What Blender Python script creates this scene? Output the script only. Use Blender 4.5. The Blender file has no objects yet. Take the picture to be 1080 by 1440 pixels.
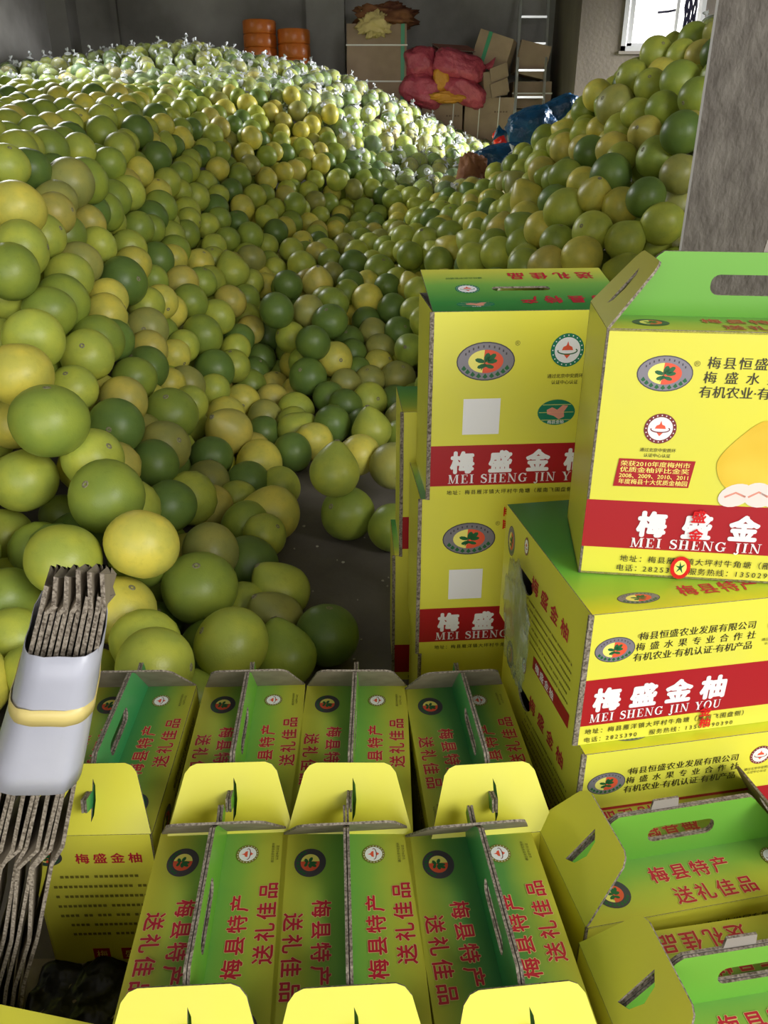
import bpy, bmesh, math, random
import numpy as np
from mathutils import Matrix, Vector, noise
from mathutils.geometry import tessellate_polygon

S = bpy.context.scene
COL = S.collection
R = math.radians

# ------------------------------------------------------------------ camera, daylight, exposure
FOCAL, PITCH, EYE = 1120.0, R(25), 1.25          # focal length in pixels of the 1080 x 1440 frame
cam = bpy.data.cameras.new('camera'); camo = bpy.data.objects.new('camera', cam); COL.objects.link(camo)
cam.sensor_fit = 'VERTICAL'; cam.sensor_height = 24.0; cam.lens = 24.0 * FOCAL / 1440.0
cam.clip_start = 0.02; cam.clip_end = 100
camo.location = (0, 0, EYE); camo.rotation_euler = (math.pi/2 - PITCH, 0, 0)
S.camera = camo
S.view_settings.view_transform = 'Standard'; S.view_settings.look = 'None'
S.view_settings.gamma = 1.0; S.view_settings.use_curve_mapping = False
S.view_settings.exposure = 0.0

world = bpy.data.worlds.new('overcast_sky'); S.world = world; world.use_nodes = True
bg = world.node_tree.nodes['Background']; bg.inputs[0].default_value = (1.0, 0.985, 0.95, 1); bg.inputs[1].default_value = 2.6

def area(name, loc, target, sx, sy, watt, col=(1, 1, 1), spread=180):
    l = bpy.data.lights.new(name, 'AREA'); l.shape = 'RECTANGLE'; l.size = sx; l.size_y = sy
    l.energy = watt; l.color = col; l.spread = R(spread)
    o = bpy.data.objects.new(name, l); COL.objects.link(o); o.location = loc
    o.rotation_euler = (Vector(target) - Vector(loc)).to_track_quat('-Z', 'Y').to_euler()
    return o
area('doorway_daylight', (3.0, -1.4, 2.6), (0.0, 1.4, 0.4), 2.2, 1.8, 142, (1.0, 1.0, 0.96))
area('left_window_daylight', (-4.1, 8.8, 3.4), (-1.7, 7.2, 1.2), 1.4, 0.8, 62, (0.97, 0.99, 1.0), 110)
area('right_opening_daylight', (5.8, 9.7, 2.5), (0.9, 9.6, 0.8), 0.9, 1.6, 140, (0.98, 0.99, 1.0), 50)

# ------------------------------------------------------------------ helpers
def srgb(r, g, b):
    f = lambda c: (c/255/12.92) if c/255 <= 0.04045 else ((c/255+0.055)/1.055)**2.4
    return (f(r), f(g), f(b), 1)

MATS = {}
def mat(name, col=(0.5, 0.5, 0.5, 1), rough=0.5, spec=0.5, metal=0.0, emit=None, bump=None, var=None, coord='Object', trans=0):
    """col: linear rgba.  var=(scale, colour2, detail, stretch): noise mix.  bump=(scale, strength, distance, stretch)."""
    if name in MATS: return MATS[name]
    m = bpy.data.materials.new(name); m.use_nodes = True; MATS[name] = m
    nt = m.node_tree; N = nt.nodes; L = nt.links
    p = N['Principled BSDF']
    p.inputs['Base Color'].default_value = col; p.inputs['Roughness'].default_value = rough
    p.inputs['Specular IOR Level'].default_value = spec; p.inputs['Metallic'].default_value = metal
    if emit:
        p.inputs['Emission Color'].default_value = col; p.inputs['Emission Strength'].default_value = emit
    if var or bump: tc = N.new('ShaderNodeTexCoord')
    def noi(scale, detail, stretch):
        mp = N.new('ShaderNodeMapping'); mp.inputs['Scale'].default_value = stretch or (1, 1, 1)
        L.new(tc.outputs[coord], mp.inputs[0])
        n = N.new('ShaderNodeTexNoise'); n.inputs['Scale'].default_value = scale; n.inputs['Detail'].default_value = detail
        L.new(mp.outputs[0], n.inputs['Vector']); return n
    if var:
        n = noi(var[0], var[2], var[3] if len(var) > 3 else None)
        rp = N.new('ShaderNodeValToRGB'); rp.color_ramp.elements[0].position = 0.35; rp.color_ramp.elements[1].position = 0.68
        rp.color_ramp.elements[0].color = col; rp.color_ramp.elements[1].color = var[1]
        L.new(n.outputs[0], rp.inputs[0]); L.new(rp.outputs[0], p.inputs['Base Color'])
    if bump:
        n = noi(bump[0], 4, bump[3] if len(bump) > 3 else None)
        b = N.new('ShaderNodeBump'); b.inputs['Strength'].default_value = bump[1]; b.inputs['Distance'].default_value = bump[2]
        L.new(n.outputs[0], b.inputs['Height']); L.new(b.outputs[0], p.inputs['Normal'])
    return m

def gradient_mat(name, stops, axis=1, rough=0.38, length=1.0, blotch=0.0):
    """printed colour gradient along a panel's own axis; stops: [(distance in m, colour)]"""
    if name in MATS: return MATS[name]
    m = bpy.data.materials.new(name); m.use_nodes = True; MATS[name] = m
    nt = m.node_tree; N = nt.nodes; L = nt.links; p = N['Principled BSDF']
    p.inputs['Roughness'].default_value = rough
    tc = N.new('ShaderNodeTexCoord'); sp = N.new('ShaderNodeSeparateXYZ'); L.new(tc.outputs['Object'], sp.inputs[0])
    dv = N.new('ShaderNodeMath'); dv.operation = 'DIVIDE'; dv.inputs[1].default_value = length
    L.new(sp.outputs[axis], dv.inputs[0])
    rp = N.new('ShaderNodeValToRGB'); els = rp.color_ramp.elements
    while len(els) < len(stops): els.new(0.5)
    for e, (d, c) in zip(els, stops): e.position = d/length; e.color = c
    src = dv.outputs[0]
    if blotch:
        n = N.new('ShaderNodeTexNoise'); n.inputs['Scale'].default_value = 14; n.inputs['Detail'].default_value = 3
        L.new(tc.outputs['Object'], n.inputs['Vector'])
        ma = N.new('ShaderNodeMath'); ma.operation = 'MULTIPLY_ADD'; ma.inputs[1].default_value = blotch
        L.new(n.outputs[0], ma.inputs[0]); L.new(dv.outputs[0], ma.inputs[2])
        sb = N.new('ShaderNodeMath'); sb.operation = 'SUBTRACT'; sb.inputs[1].default_value = blotch/2
        L.new(ma.outputs[0], sb.inputs[0]); src = sb.outputs[0]
    L.new(src, rp.inputs[0]); L.new(rp.outputs[0], p.inputs['Base Color'])
    return m

class MB:
    """collects faces with materials and links them as ONE mesh object"""
    def __init__(s): s.v = []; s.f = []; s.m = []; s.mats = []
    def mi(s, m):
        if m not in s.mats: s.mats.append(m)
        return s.mats.index(m)
    def add(s, vs, fs, m):
        b = len(s.v); k = s.mi(m); s.v += [tuple(v) for v in vs]
        for f in fs: s.f.append([i+b for i in f]); s.m.append(k)
    def box(s, a, b, m, M=None):
        x0, y0, z0 = a; x1, y1, z1 = b
        vs = [Vector(q) for q in ((x0,y0,z0),(x1,y0,z0),(x1,y1,z0),(x0,y1,z0),(x0,y0,z1),(x1,y0,z1),(x1,y1,z1),(x0,y1,z1))]
        if M: vs = [M @ q for q in vs]
        s.add(vs, [(0,3,2,1),(4,5,6,7),(0,1,5,4),(1,2,6,5),(2,3,7,6),(3,0,4,7)], m)
    def tube(s, pts, r, m, n=10, caps=True):
        pts = [Vector(p) for p in pts]; rr = r if isinstance(r, (list, tuple)) else [r]*len(pts)
        rings = []; up = None
        for i, p in enumerate(pts):
            d = (pts[min(i+1, len(pts)-1)] - pts[max(i-1, 0)]).normalized()
            if up is None: up = Vector((0, 0, 1)) if abs(d.z) < 0.9 else Vector((1, 0, 0))
            a = d.cross(up).normalized(); up = a.cross(d).normalized()
            rings.append([p + (a*math.cos(2*math.pi*k/n) + up*math.sin(2*math.pi*k/n))*rr[i] for k in range(n)])
        vs = [q for ring in rings for q in ring]; fs = []
        for i in range(len(pts)-1):
            for k in range(n): fs.append((i*n+k, i*n+(k+1) % n, (i+1)*n+(k+1) % n, (i+1)*n+k))
        if caps: fs += [tuple(range(n-1, -1, -1)), tuple(range((len(pts)-1)*n, len(pts)*n))]
        s.add(vs, fs, m)
    def slab(s, outer, holes, th, mf, mb, me, z=0.0):
        """flat sheet of board in x,y: printed front at z, back at z-th, edges of their own"""
        loops = [outer] + list(holes)
        flat = [q for lp in loops for q in lp]
        tris = tessellate_polygon([[Vector((q[0], q[1], 0)) for q in lp] for lp in loops])
        n = len(flat)
        def up(t):
            a, b, c = (flat[i] for i in t)
            return (b[0]-a[0])*(c[1]-a[1]) - (b[1]-a[1])*(c[0]-a[0]) > 0
        tris = [t if up(t) else (t[2], t[1], t[0]) for t in tris]
        s.add([(q[0], q[1], z) for q in flat], tris, mf)
        s.add([(q[0], q[1], z-th) for q in flat], [(t[2], t[1], t[0]) for t in tris], mb)
        for lp in loops:
            k = len(lp)
            s.add([(q[0], q[1], z) for q in lp] + [(q[0], q[1], z-th) for q in lp],
                  [(i, i+k, (i+1) % k + k, (i+1) % k) for i in range(k)], me)
    def mesh(s, name, smooth=False, auto=False):
        me = bpy.data.meshes.new(name); me.from_pydata(s.v, [], s.f)
        for m in s.mats: me.materials.append(m)
        me.polygons.foreach_set('material_index', s.m)
        if smooth: me.polygons.foreach_set('use_smooth', [True]*len(s.f))
        me.update(); return me

def put(name, me, parent=None, M=None, kind=None):
    o = bpy.data.objects.new(name, me); COL.objects.link(o)
    if parent: o.parent = parent
    if M is not None: o.matrix_basis = M
    if kind: o['kind'] = kind
    return o
def tag(o, label, cat, group=None):
    o['label'] = label; o['category'] = cat
    if group: o['group'] = group
    return o
def thing(name, label, cat, loc=(0, 0, 0), yaw=0.0, group=None):
    o = bpy.data.objects.new(name, None); COL.objects.link(o); o.location = loc; o.rotation_euler = (0, 0, R(yaw))
    o.empty_display_size = 0.05
    return tag(o, label, cat, group)
def struct(name, mb, M=None):
    return put(name, mb.mesh(name), None, M, 'structure')
def frame_matrix(origin, xa, ya):
    xa = Vector(xa).normalized(); ya = Vector(ya); ya = (ya - xa*ya.dot(xa)).normalized(); za = xa.cross(ya)
    M = Matrix.Identity(4)
    for i, c in enumerate((xa, ya, za)):
        for k in range(3): M[k][i] = c[k]
    M.translation = Vector(origin); return M

# ------------------------------------------------------------------ the setting
M_wall = mat('rendered_concrete', (0.19, 0.18, 0.165, 1), 0.85, 0.2, var=(0.9, (0.40, 0.385, 0.36, 1), 9), bump=(30, 0.35, 0.01))
M_side = mat('stained_concrete', (0.12, 0.10, 0.082, 1), 0.85, 0.2, var=(1.6, (0.19, 0.162, 0.13, 1), 8, (1, 1, 0.35)), bump=(25, 0.3, 0.01))
M_floor = mat('worn_dark_floor', (0.12, 0.102, 0.088, 1), 0.7, 0.3, var=(2.3, (0.21, 0.185, 0.165, 1), 8), bump=(45, 0.4, 0.006))
M_ceil = mat('grey_ceiling', (0.28, 0.27, 0.26, 1), 0.9)
M_col = mat('column_concrete', (0.12, 0.105, 0.09, 1), 0.8, 0.25, var=(26, (0.20, 0.18, 0.155, 1), 10, (1, 1, 0.4)), bump=(70, 0.9, 0.008, (1, 1, 0.5)))
M_colpatch = mat('column_edge_render', (0.30, 0.29, 0.27, 1), 0.8)

mb = MB(); mb.box((-4.4, -3.2, -0.15), (6.2, 12.4, 0.0), M_floor); struct('floor', mb)
mb = MB(); mb.box((-4.4, -3.2, 4.6), (6.2, 12.4, 4.75), M_ceil); struct('ceiling', mb)
mb = MB(); mb.box((-4.4, 12.0, 0), (2.3, 12.2, 4.6), M_wall); struct('wall_back', mb)
mb = MB(); mb.box((-4.4, -3.4, 0), (-3.2, -3.2, 4.6), M_wall); mb.box((4.2, -3.4, 0), (6.2, -3.2, 4.6), M_wall); mb.box((-3.2, -3.4, 3.4), (4.2, -3.2, 4.6), M_wall); struct('wall_front', mb)
# left wall with an opening well outside the frame
mb = MB(); mb.box((-4.4, -3.2, 0), (-4.2, 7.3, 4.6), M_wall); mb.box((-4.4, 9.1, 0), (-4.2, 12.0, 4.6), M_wall)
mb.box((-4.4, 7.3, 0), (-4.2, 9.1, 2.95), M_wall); mb.box((-4.4, 7.3, 3.85), (-4.2, 9.1, 4.6), M_wall); struct('wall_left', mb)
# the wall with the window stands forward of the back wall
WX0, WX1, WZ0, WZ1, WY = 2.68, 3.58, 2.17, 3.6, 10.4
mb = MB()
mb.box((2.2, WY, 0), (WX0, WY+0.22, 4.6), M_side); mb.box((WX1, WY, 0), (6.2, WY+0.22, 4.6), M_side)
mb.box((WX0, WY, 0), (WX1, WY+0.22, WZ0), M_side); mb.box((WX0, WY, WZ1), (WX1, WY+0.22, 4.6), M_side)
mb.box((2.2, WY+0.22, 0), (2.42, 12.0, 4.6), M_side); struct('wall_window_side', mb)
mb = MB(); mb.box((6.0, -3.2, 0), (6.2, 9.0, 4.6), M_side); mb.box((6.0, 10.3, 0), (6.2, 10.4, 4.6), M_side)
mb.box((6.0, 9.0, 3.4), (6.2, 10.3, 4.6), M_side); struct('wall_right', mb)
mb = MB(); mb.box((-0.98, 11.72, 0), (-0.50, 12.0, 4.6), mat('pier_concrete', (0.27, 0.26, 0.245, 1), 0.85, 0.2, var=(2.5, (0.34, 0.33, 0.31, 1), 6), bump=(30, 0.3, 0.01))); struct('trim_1', mb)
mb = MB(); mb.box((-4.2, 11.6, 0), (-3.95, 12.0, 4.6), M_wall); struct('trim_2', mb)
mb = MB(); mb.box((-3.5, 11.93, 0), (-3.42, 12.0, 4.6), M_wall); struct('trim_3', mb)

# window: aluminium frame, sliding sash, glass, a dark cable bundle hanging outside
M_alu = mat('window_aluminium', (0.62, 0.62, 0.62, 1), 0.35, 0.5, 0.4)
M_glass = bpy.data.materials.new('window_glass'); M_glass.use_nodes = True
nt = M_glass.node_tree; nt.nodes.clear()
o_ = nt.nodes.new('ShaderNodeOutputMaterial'); mx = nt.nodes.new('ShaderNodeMixShader'); tr = nt.nodes.new('ShaderNodeBsdfTransparent'); gl = nt.nodes.new('ShaderNodeBsdfGlossy')
gl.inputs['Roughness'].default_value = 0.03; mx.inputs[0].default_value = 0.06
nt.links.new(tr.outputs[0], mx.inputs[1]); nt.links.new(gl.outputs[0], mx.inputs[2]); nt.links.new(mx.outputs[0], o_.inputs[0])
mb = MB(); fw = 0.05
for a, b in (((WX0, WY-0.01, WZ0), (WX0+fw, WY+0.1, WZ1)), ((WX1-fw, WY-0.01, WZ0), (WX1, WY+0.1, WZ1)),
             ((WX0, WY-0.01, WZ0), (WX1, WY+0.1, WZ0+fw)), ((WX0, WY-0.01, WZ1-fw), (WX1, WY+0.1, WZ1))): mb.box(a, b, M_alu)
win = struct('window_1', mb)
mb = MB(); x0, x1 = WX0+fw+0.03, WX0+0.62
for a, b in (((x0, WY+0.03, WZ0+fw), (x0+0.045, WY+0.06, WZ1-fw)), ((x1-0.03, WY+0.03, WZ0+fw), (x1, WY+0.06, WZ1-fw)),
             ((x0, WY+0.03, WZ0+fw), (x1, WY+0.06, WZ0+fw+0.03))): mb.box(a, b, M_alu)
put('sash_frame', mb.mesh('sash_frame'), win)
mb = MB(); mb.box((WX0+fw, WY+0.08, WZ0+fw), (WX1-fw, WY+0.085, WZ1-fw), M_glass); put('window_pane', mb.mesh('window_pane'), win)
mb = MB(); mb.box((WX0-0.02, WY-0.015, WZ0-0.03), (WX1+0.02, WY+0.02, WZ0), mat('sill_cement', (0.22, 0.19, 0.16, 1), 0.8)); put('window_sill', mb.mesh('window_sill'), win)
random.seed(3)
mb = MB(); M_cable = mat('dark_blue_cable', (0.03, 0.03, 0.10, 1), 0.5)
for k in range(9):
    x = 3.36 + 0.011*k; pts = [(x + 0.05*math.sin(k+q*1.3) + 0.02*q, WY+0.36, 4.2 - q*0.26) for q in range(9)]
    mb.tube(pts, 0.012, M_cable, 5)
mb.tube([(3.40, WY+0.36, 2.62), (3.28, WY+0.37, 2.60), (3.16, WY+0.36, 2.59)], 0.013, M_cable, 5)
o = put('cable_bundle', mb.mesh('cable_bundle')); tag(o, 'dark blue bundle of cables hanging outside the bright window', 'cable')

# concrete column at the right, turned a little
Mc = Matrix.Translation((0.817, 2.30, 0)) @ Matrix.Rotation(R(-19.8), 4, 'Z')
mb = MB(); mb.box((0, 0, 0), (0.5, 0.5, 4.6), M_col)
o = struct('column', mb, Mc)
mb = MB(); mb.box((-0.002, -0.003, 0), (0.004, 0.0, 4.6), M_colpatch)
put('corner_bead', mb.mesh('corner_bead'), o)
FRUIT = {
    'L': '''-1008 2158 663 181 Y, -877 1992 584 199 G, -959 2388 555 149 L, -972 2582 612 169 L, -905 2822 466 160 G, -874 2575 459 167 A, -823 2328 454 170 D,
-803 2054 455 169 L, -713 1873 421 190 G, -992 2027 400 180 L, -1390 2782 293 162 G, -1007 2257 185 138 G, -919 3016 452 181 D, -769 2751 355 195 G,
-735 2514 320 172 O, -732 2366 314 159 D, -652 2200 243 164 D, -581 1701 372 174 Y, -1081 2021 229 166 L, -756 1657 353 175 L, -925 1672 229 174 G,
-646 1669 204 171 Y, -486 1394 237 169 L, -966 1688 84 168 G, -603 1813 67 133 D, -500 2032 178 166 O, -488 1826 177 196 G, -408 2109 89 178 D,
-386 1897 75 146 L, -293 1952 88 176 Lp, -294 1816 81 162 Op, -363 1582 165 180 L, -248 1643 84 168 Gp, -598 2483 111 162 A, -506 2719 93 178 D,
-456 2367 99 166 G, -383 2284 104 141 L, -380 2455 100 200 Yp, -648 2792 172 163 D, -640 2652 127 171 O, -624 3044 188 200 Ap, -493 2943 95 191 Yp,
-385 2734 78 156 L, -524 2590 93 143 L, -672 3633 131 168 Y, -763 3458 238 153 L, -839 3295 313 163 O, -771 3045 300 152 L, -795 3671 275 187 D,
-744 3867 241 169 L, -684 3969 118 167 G, -684 4127 146 158 D, -671 4263 176 170 D, -553 3545 83 165 O, -532 3343 77 153 D, -1015 3824 516 165 Y,
-862 3784 410 200 G, -754 4009 288 166 L, -994 3354 532 179 O, -917 3623 397 150 L, -927 3481 389 145 Y, -1167 2682 934 178 L, -1226 3024 938 159 L,
-1288 3392 905 163 G, -1178 3199 815 171 O, -1149 2534 884 171 G, -1222 2628 798 165 L, -1141 2979 800 170 L, -1086 2740 757 178 G, -1073 2587 749 165 G,
-1038 2358 716 177 L, -1302 2688 694 163 Y, -1216 3548 844 159 L, -1275 3639 930 154 A, -1307 4031 898 152 L, -1200 3919 792 167 L, -1238 4220 848 178 G,
-1101 3457 711 200 D, -1149 3792 735 163 Y, -1097 3891 650 148 G, -1080 3178 689 156 Y, -1040 3012 659 160 Y, -989 2739 622 185 G, -1047 3556 592 168 L,
-1019 3699 582 158 Y, -1251 4869 825 145 L, -1184 5134 810 152 L, -1167 4953 747 168 G, -1116 5332 759 158 L, -1072 5519 786 154 G, -978 5637 758 157 D,
-981 5247 687 160 G, -1144 4553 703 171 G, -1144 4165 705 179 D, -1123 4408 680 159 Y, -1020 5001 669 162 L, -1025 4604 632 158 Y, -978 4747 632 155 L,
-1027 4147 596 180 A, -948 3959 535 174 G, -956 4282 578 164 G, -853 4635 578 200 Lp, -811 5053 593 182 O, -863 5413 691 177 G, -775 5510 623 159 L,
-741 5757 679 175 D, -819 5904 763 164 L, -716 5547 496 170 O, -740 5311 537 155 G, -731 5040 455 166 Yp, -776 4542 445 166 G, -811 4282 480 173 A,
-832 4023 450 178 L, -755 4421 367 163 L, -718 4292 328 155 A, -758 4153 310 163 D, -645 4457 253 183 D, -1218 2821 1044 184 Y, -1279 3321 1034 171 O,
-1238 3189 1002 153 A, -1290 3532 1091 200 O, -1282 3699 1092 192 G, -1536 4020 1208 183 G, -1588 3871 1215 171 L, -1407 3444 1147 167 D, -1434 3302 1164 167 L,
-1475 4216 1203 171 L, -1380 4369 1142 164 G, -1450 4798 1207 172 L, -1586 4965 1285 184 G, -1726 5454 1368 175 L, -1793 5211 1347 159 Y, -1789 4748 1305 168 Y,
-2274 6283 1511 170 Y, -2354 6045 1484 163 L, -2315 5656 1445 153 L, -2513 6021 1500 172 D, -2088 6457 1536 174 D, -1977 6654 1550 169 A, -1800 6245 1465 159 Y,
-1996 5940 1455 161 Y, -1795 5858 1427 178 L, -2057 5077 1367 179 G, -1900 4474 1308 180 L, -1699 3974 1243 174 G, -1525 5454 1297 193 D, -1317 4140 993 182 G,
-1301 4353 1007 173 L, -1350 4791 1092 157 Y, -1278 3911 952 170 G, -1303 3773 963 167 D, -1380 5285 1155 190 D, -1316 5941 1126 155 L, -1292 6309 1188 164 L,
-1182 6158 1066 172 Y, -1073 6018 932 165 D, -1030 6851 1269 177 Y, -1416 6163 1258 169 Y, -1525 6083 1342 166 Y, -1571 6858 1452 170 L, -1052 6287 1005 171 G,
-1125 5650 842 188 D, -1248 4752 911 186 G, -1310 5199 1019 172 L, -1307 5535 1051 164 G, -1299 4925 982 155 Y, -1227 5268 849 175 L, -1014 6588 1082 162 O,
-932 6158 882 174 L, -915 6650 990 168 A, -836 8113 1615 167 Y, -487 8025 1464 173 Y, -496 7748 1243 169 G, -811 7218 1153 159 D, -726 7704 1327 161 Y,
-525 7212 1072 171 Y, -378 6946 963 178 L, -932 6925 1136 169 G, -880 6509 981 163 Y, -794 6854 1024 163 Y, -651 6235 824 171 G, -153 8129 1086 159 D,
-266 8202 1206 166 L, -93 7525 956 167 D, 69 6871 818 172 G, 176 7584 832 164 D, 102 8286 958 170 D,''',
    'V': '''-555 3825 83 165 A, -576 4074 80 160 A, -568 4292 82 164 G, -443 3946 83 167 A, -420 3641 86 173 L, -389 3336 89 172 Lp, -378 3080 85 164 D,
-377 3858 189 188 D, -266 3746 114 166 D, -249 3985 243 182 Y, -26 4110 181 168 Y, 73 3981 148 182 O, -69 3712 114 174 L, -191 3864 151 158 O,
-140 4041 169 155 D, -72 3931 151 154 O, -52 3242 125 178 Lp, -228 3333 120 169 D, -181 3614 119 163 D, -96 2787 185 164 Y, -162 2438 256 174 Lp,
34 2711 172 172 O, 79 3535 82 165 O, 164 3856 81 161 G, 56 3779 90 157 D, 81 3296 80 160 G, -672 6138 705 176 G, -569 6367 680 172 Y,
-505 6677 705 168 L, -609 5486 595 159 L, -567 5798 609 158 Y, -462 5905 598 156 D, -361 6372 628 166 Y, -230 6314 629 156 L, -348 6904 697 168 Y,
-198 6725 658 169 G, -73 6643 665 169 D, -443 5509 565 165 A, -350 5356 544 156 G, -275 5865 583 165 O, -187 5617 565 168 L, -100 5841 590 174 Lp,
-195 5258 531 190 D, 111 6600 669 168 Y, -30 5974 604 162 O, 15 5691 580 175 G, -27 5120 520 194 G, -510 5106 552 185 Lp, -382 4726 505 189 Ap,
-535 4558 520 166 D, -547 4113 464 181 D, -402 4268 434 168 O, -280 4427 442 179 G, -281 4174 397 187 D, -352 3931 342 174 D, -213 4689 455 155 G,
-198 4856 484 160 D, -93 4604 434 178 Y, 48 4514 395 175 D, 21 4807 468 159 D, 158 4760 471 167 Yp, 171 4406 397 171 L, 86 4938 480 170 L,
149 5083 504 167 G, 84 4308 313 167 D, 135 4049 278 175 Gp, -99 4487 334 164 D, -58 4357 299 162 O, -19 4236 237 166 O, -192 4289 267 172 D,
-168 4154 234 157 D, -484 4132 325 162 L,''',
    'F': '''-148 1744 83 167 D, -124 2471 93 185 G, 26 2384 81 161 G,''',
    'R': '''133 5582 660 171 L, 262 5142 682 192 Lp, 158 4994 621 163 G, 376 4627 697 173 Yp, 298 4510 652 156 G, 922 4373 1083 173 G, 816 3838 967 195 L,
1037 5007 1205 178 A, 1063 4502 1193 169 D, 784 4658 954 200 Yp, 912 5000 1089 172 Ap, 731 4351 888 168 Y, 740 3928 873 173 Y, 670 4009 788 167 G,
561 4095 741 183 Lp, 618 4626 810 172 G, 553 5003 790 169 Y, 532 5405 796 182 L, 765 3683 843 157 G, 694 3522 771 166 A, 888 3581 898 174 L,
823 3452 809 172 Y, 476 4511 744 169 Lp, 446 4189 708 163 L, 914 6128 1085 161 G, 840 6502 1021 171 L, 724 6191 923 164 G, 668 6557 919 163 A,
798 5920 965 157 G, 708 5666 889 161 Y, 657 5332 848 156 D, 687 5026 859 152 L, 838 5509 1001 164 G, 1050 5721 1257 185 G, 1097 5316 1292 163 Yp,
1116 4905 1285 160 L, 989 6224 1161 162 L, 629 3650 742 167 G, 496 6552 848 164 D, 232 6144 734 165 L, 113 6738 726 168 Y, 458 5745 785 164 G,
416 6058 789 168 L, 334 5845 750 167 D, 341 5372 726 168 G, 401 5081 734 164 G, 532 7153 911 172 O, 1464 4921 1675 174 L, 1701 5055 1755 172 G,
1558 4806 1655 163 L, 1433 4380 1511 186 G, 1307 4783 1555 165 L, 1348 4558 1500 165 L, 1204 4669 1417 200 O, 1194 5028 1480 167 Y, 1173 5196 1410 166 G,
1316 4213 1386 161 G, 1256 3718 1279 175 D, 1220 4121 1279 166 Ap, 1204 4492 1302 164 L, 1172 4769 1298 160 Y, 1151 5037 1308 153 L, 1624 4680 1638 163 A,
1405 4028 1426 166 G, 1113 4239 1209 172 A, 1196 3830 1184 180 G, 1244 4375 1370 156 L, 1035 3941 1105 188 D, 1022 3673 991 171 Yp, 1089 3556 1035 165 D,
1237 3607 1123 168 O, 1000 3478 869 173 Lp, 1141 3452 941 176 L, 1272 3669 994 164 O, 1253 3660 819 171 O, 926 3766 1031 159 Yp, 1148 3567 850 158 L,''',
}

# ------------------------------------------------------------------ pomelos
COLOURS = {'Y': (0.60, 0.56, 0.10), 'L': (0.41, 0.475, 0.075), 'G': (0.26, 0.345, 0.055), 'D': (0.13, 0.215, 0.045), 'A': (0.50, 0.45, 0.10), 'O': (0.32, 0.33, 0.09)}
COLOURS = {k: tuple(c*1.0 for c in v) for k, v in COLOURS.items()}
WORD = {'Y': 'yellow', 'L': 'yellow-green', 'G': 'green', 'D': 'dark green', 'A': 'golden', 'O': 'olive green'}
def peel(name, from_object):
    m = bpy.data.materials.new(name); m.use_nodes = True; MATS[name] = m
    nt = m.node_tree; N = nt.nodes; L = nt.links; p = N['Principled BSDF']
    if from_object: c = N.new('ShaderNodeObjectInfo'); colour = c.outputs['Color']
    else: c = N.new('ShaderNodeAttribute'); c.attribute_name = 'tint'; colour = c.outputs['Color']
    tc = N.new('ShaderNodeTexCoord')
    n1 = N.new('ShaderNodeTexNoise'); n1.inputs['Scale'].default_value = 2.0 if from_object else 13 ; n1.inputs['Detail'].default_value = 3
    L.new(tc.outputs['Object'], n1.inputs['Vector'])
    r1 = N.new('ShaderNodeMapRange'); r1.inputs[1].default_value = 0.40; r1.inputs[2].default_value = 0.66; L.new(n1.outputs[0], r1.inputs[0])
    warm = N.new('ShaderNodeMix'); warm.data_type = 'RGBA'; warm.blend_type = 'MULTIPLY'; warm.inputs[7].default_value = (1.32, 1.2, 1.0, 1)
    L.new(r1.outputs[0], warm.inputs[0]); L.new(colour, warm.inputs[6])
    n2 = N.new('ShaderNodeTexNoise'); n2.inputs['Scale'].default_value = 11 if from_object else 70; n2.inputs['Detail'].default_value = 4
    L.new(tc.outputs['Object'], n2.inputs['Vector'])
    r2 = N.new('ShaderNodeMapRange'); r2.inputs[1].default_value = 0.55; r2.inputs[2].default_value = 0.75; r2.inputs[4].default_value = 0.35; L.new(n2.outputs[0], r2.inputs[0])
    spot = N.new('ShaderNodeMix'); spot.data_type = 'RGBA'; spot.blend_type = 'MULTIPLY'; spot.inputs[7].default_value = (0.72, 0.72, 0.6, 1)
    L.new(r2.outputs[0], spot.inputs[0]); L.new(warm.outputs[2], spot.inputs[6]); L.new(spot.outputs[2], p.inputs['Base Color'])
    p.inputs['Roughness'].default_value = 0.40; p.inputs['Specular IOR Level'].default_value = 0.5
    v = N.new('ShaderNodeTexNoise'); v.inputs['Scale'].default_value = 46 if from_object else 300; v.inputs['Detail'].default_value = 1; L.new(tc.outputs['Object'], v.inputs['Vector'])
    b = N.new('ShaderNodeBump'); b.inputs['Strength'].default_value = 0.32; b.inputs['Distance'].default_value = 0.0012
    L.new(v.outputs[0], b.inputs['Height']); L.new(b.outputs[0], p.inputs['Normal'])
    return m
M_peel = peel('pomelo_peel', True); M_peel_mass = peel('pomelo_peel_in_heap', False)
M_scar = mat('stem_scar', (0.34, 0.33, 0.20, 1), 0.8, var=(60, (0.16, 0.13, 0.06, 1), 3))

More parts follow.
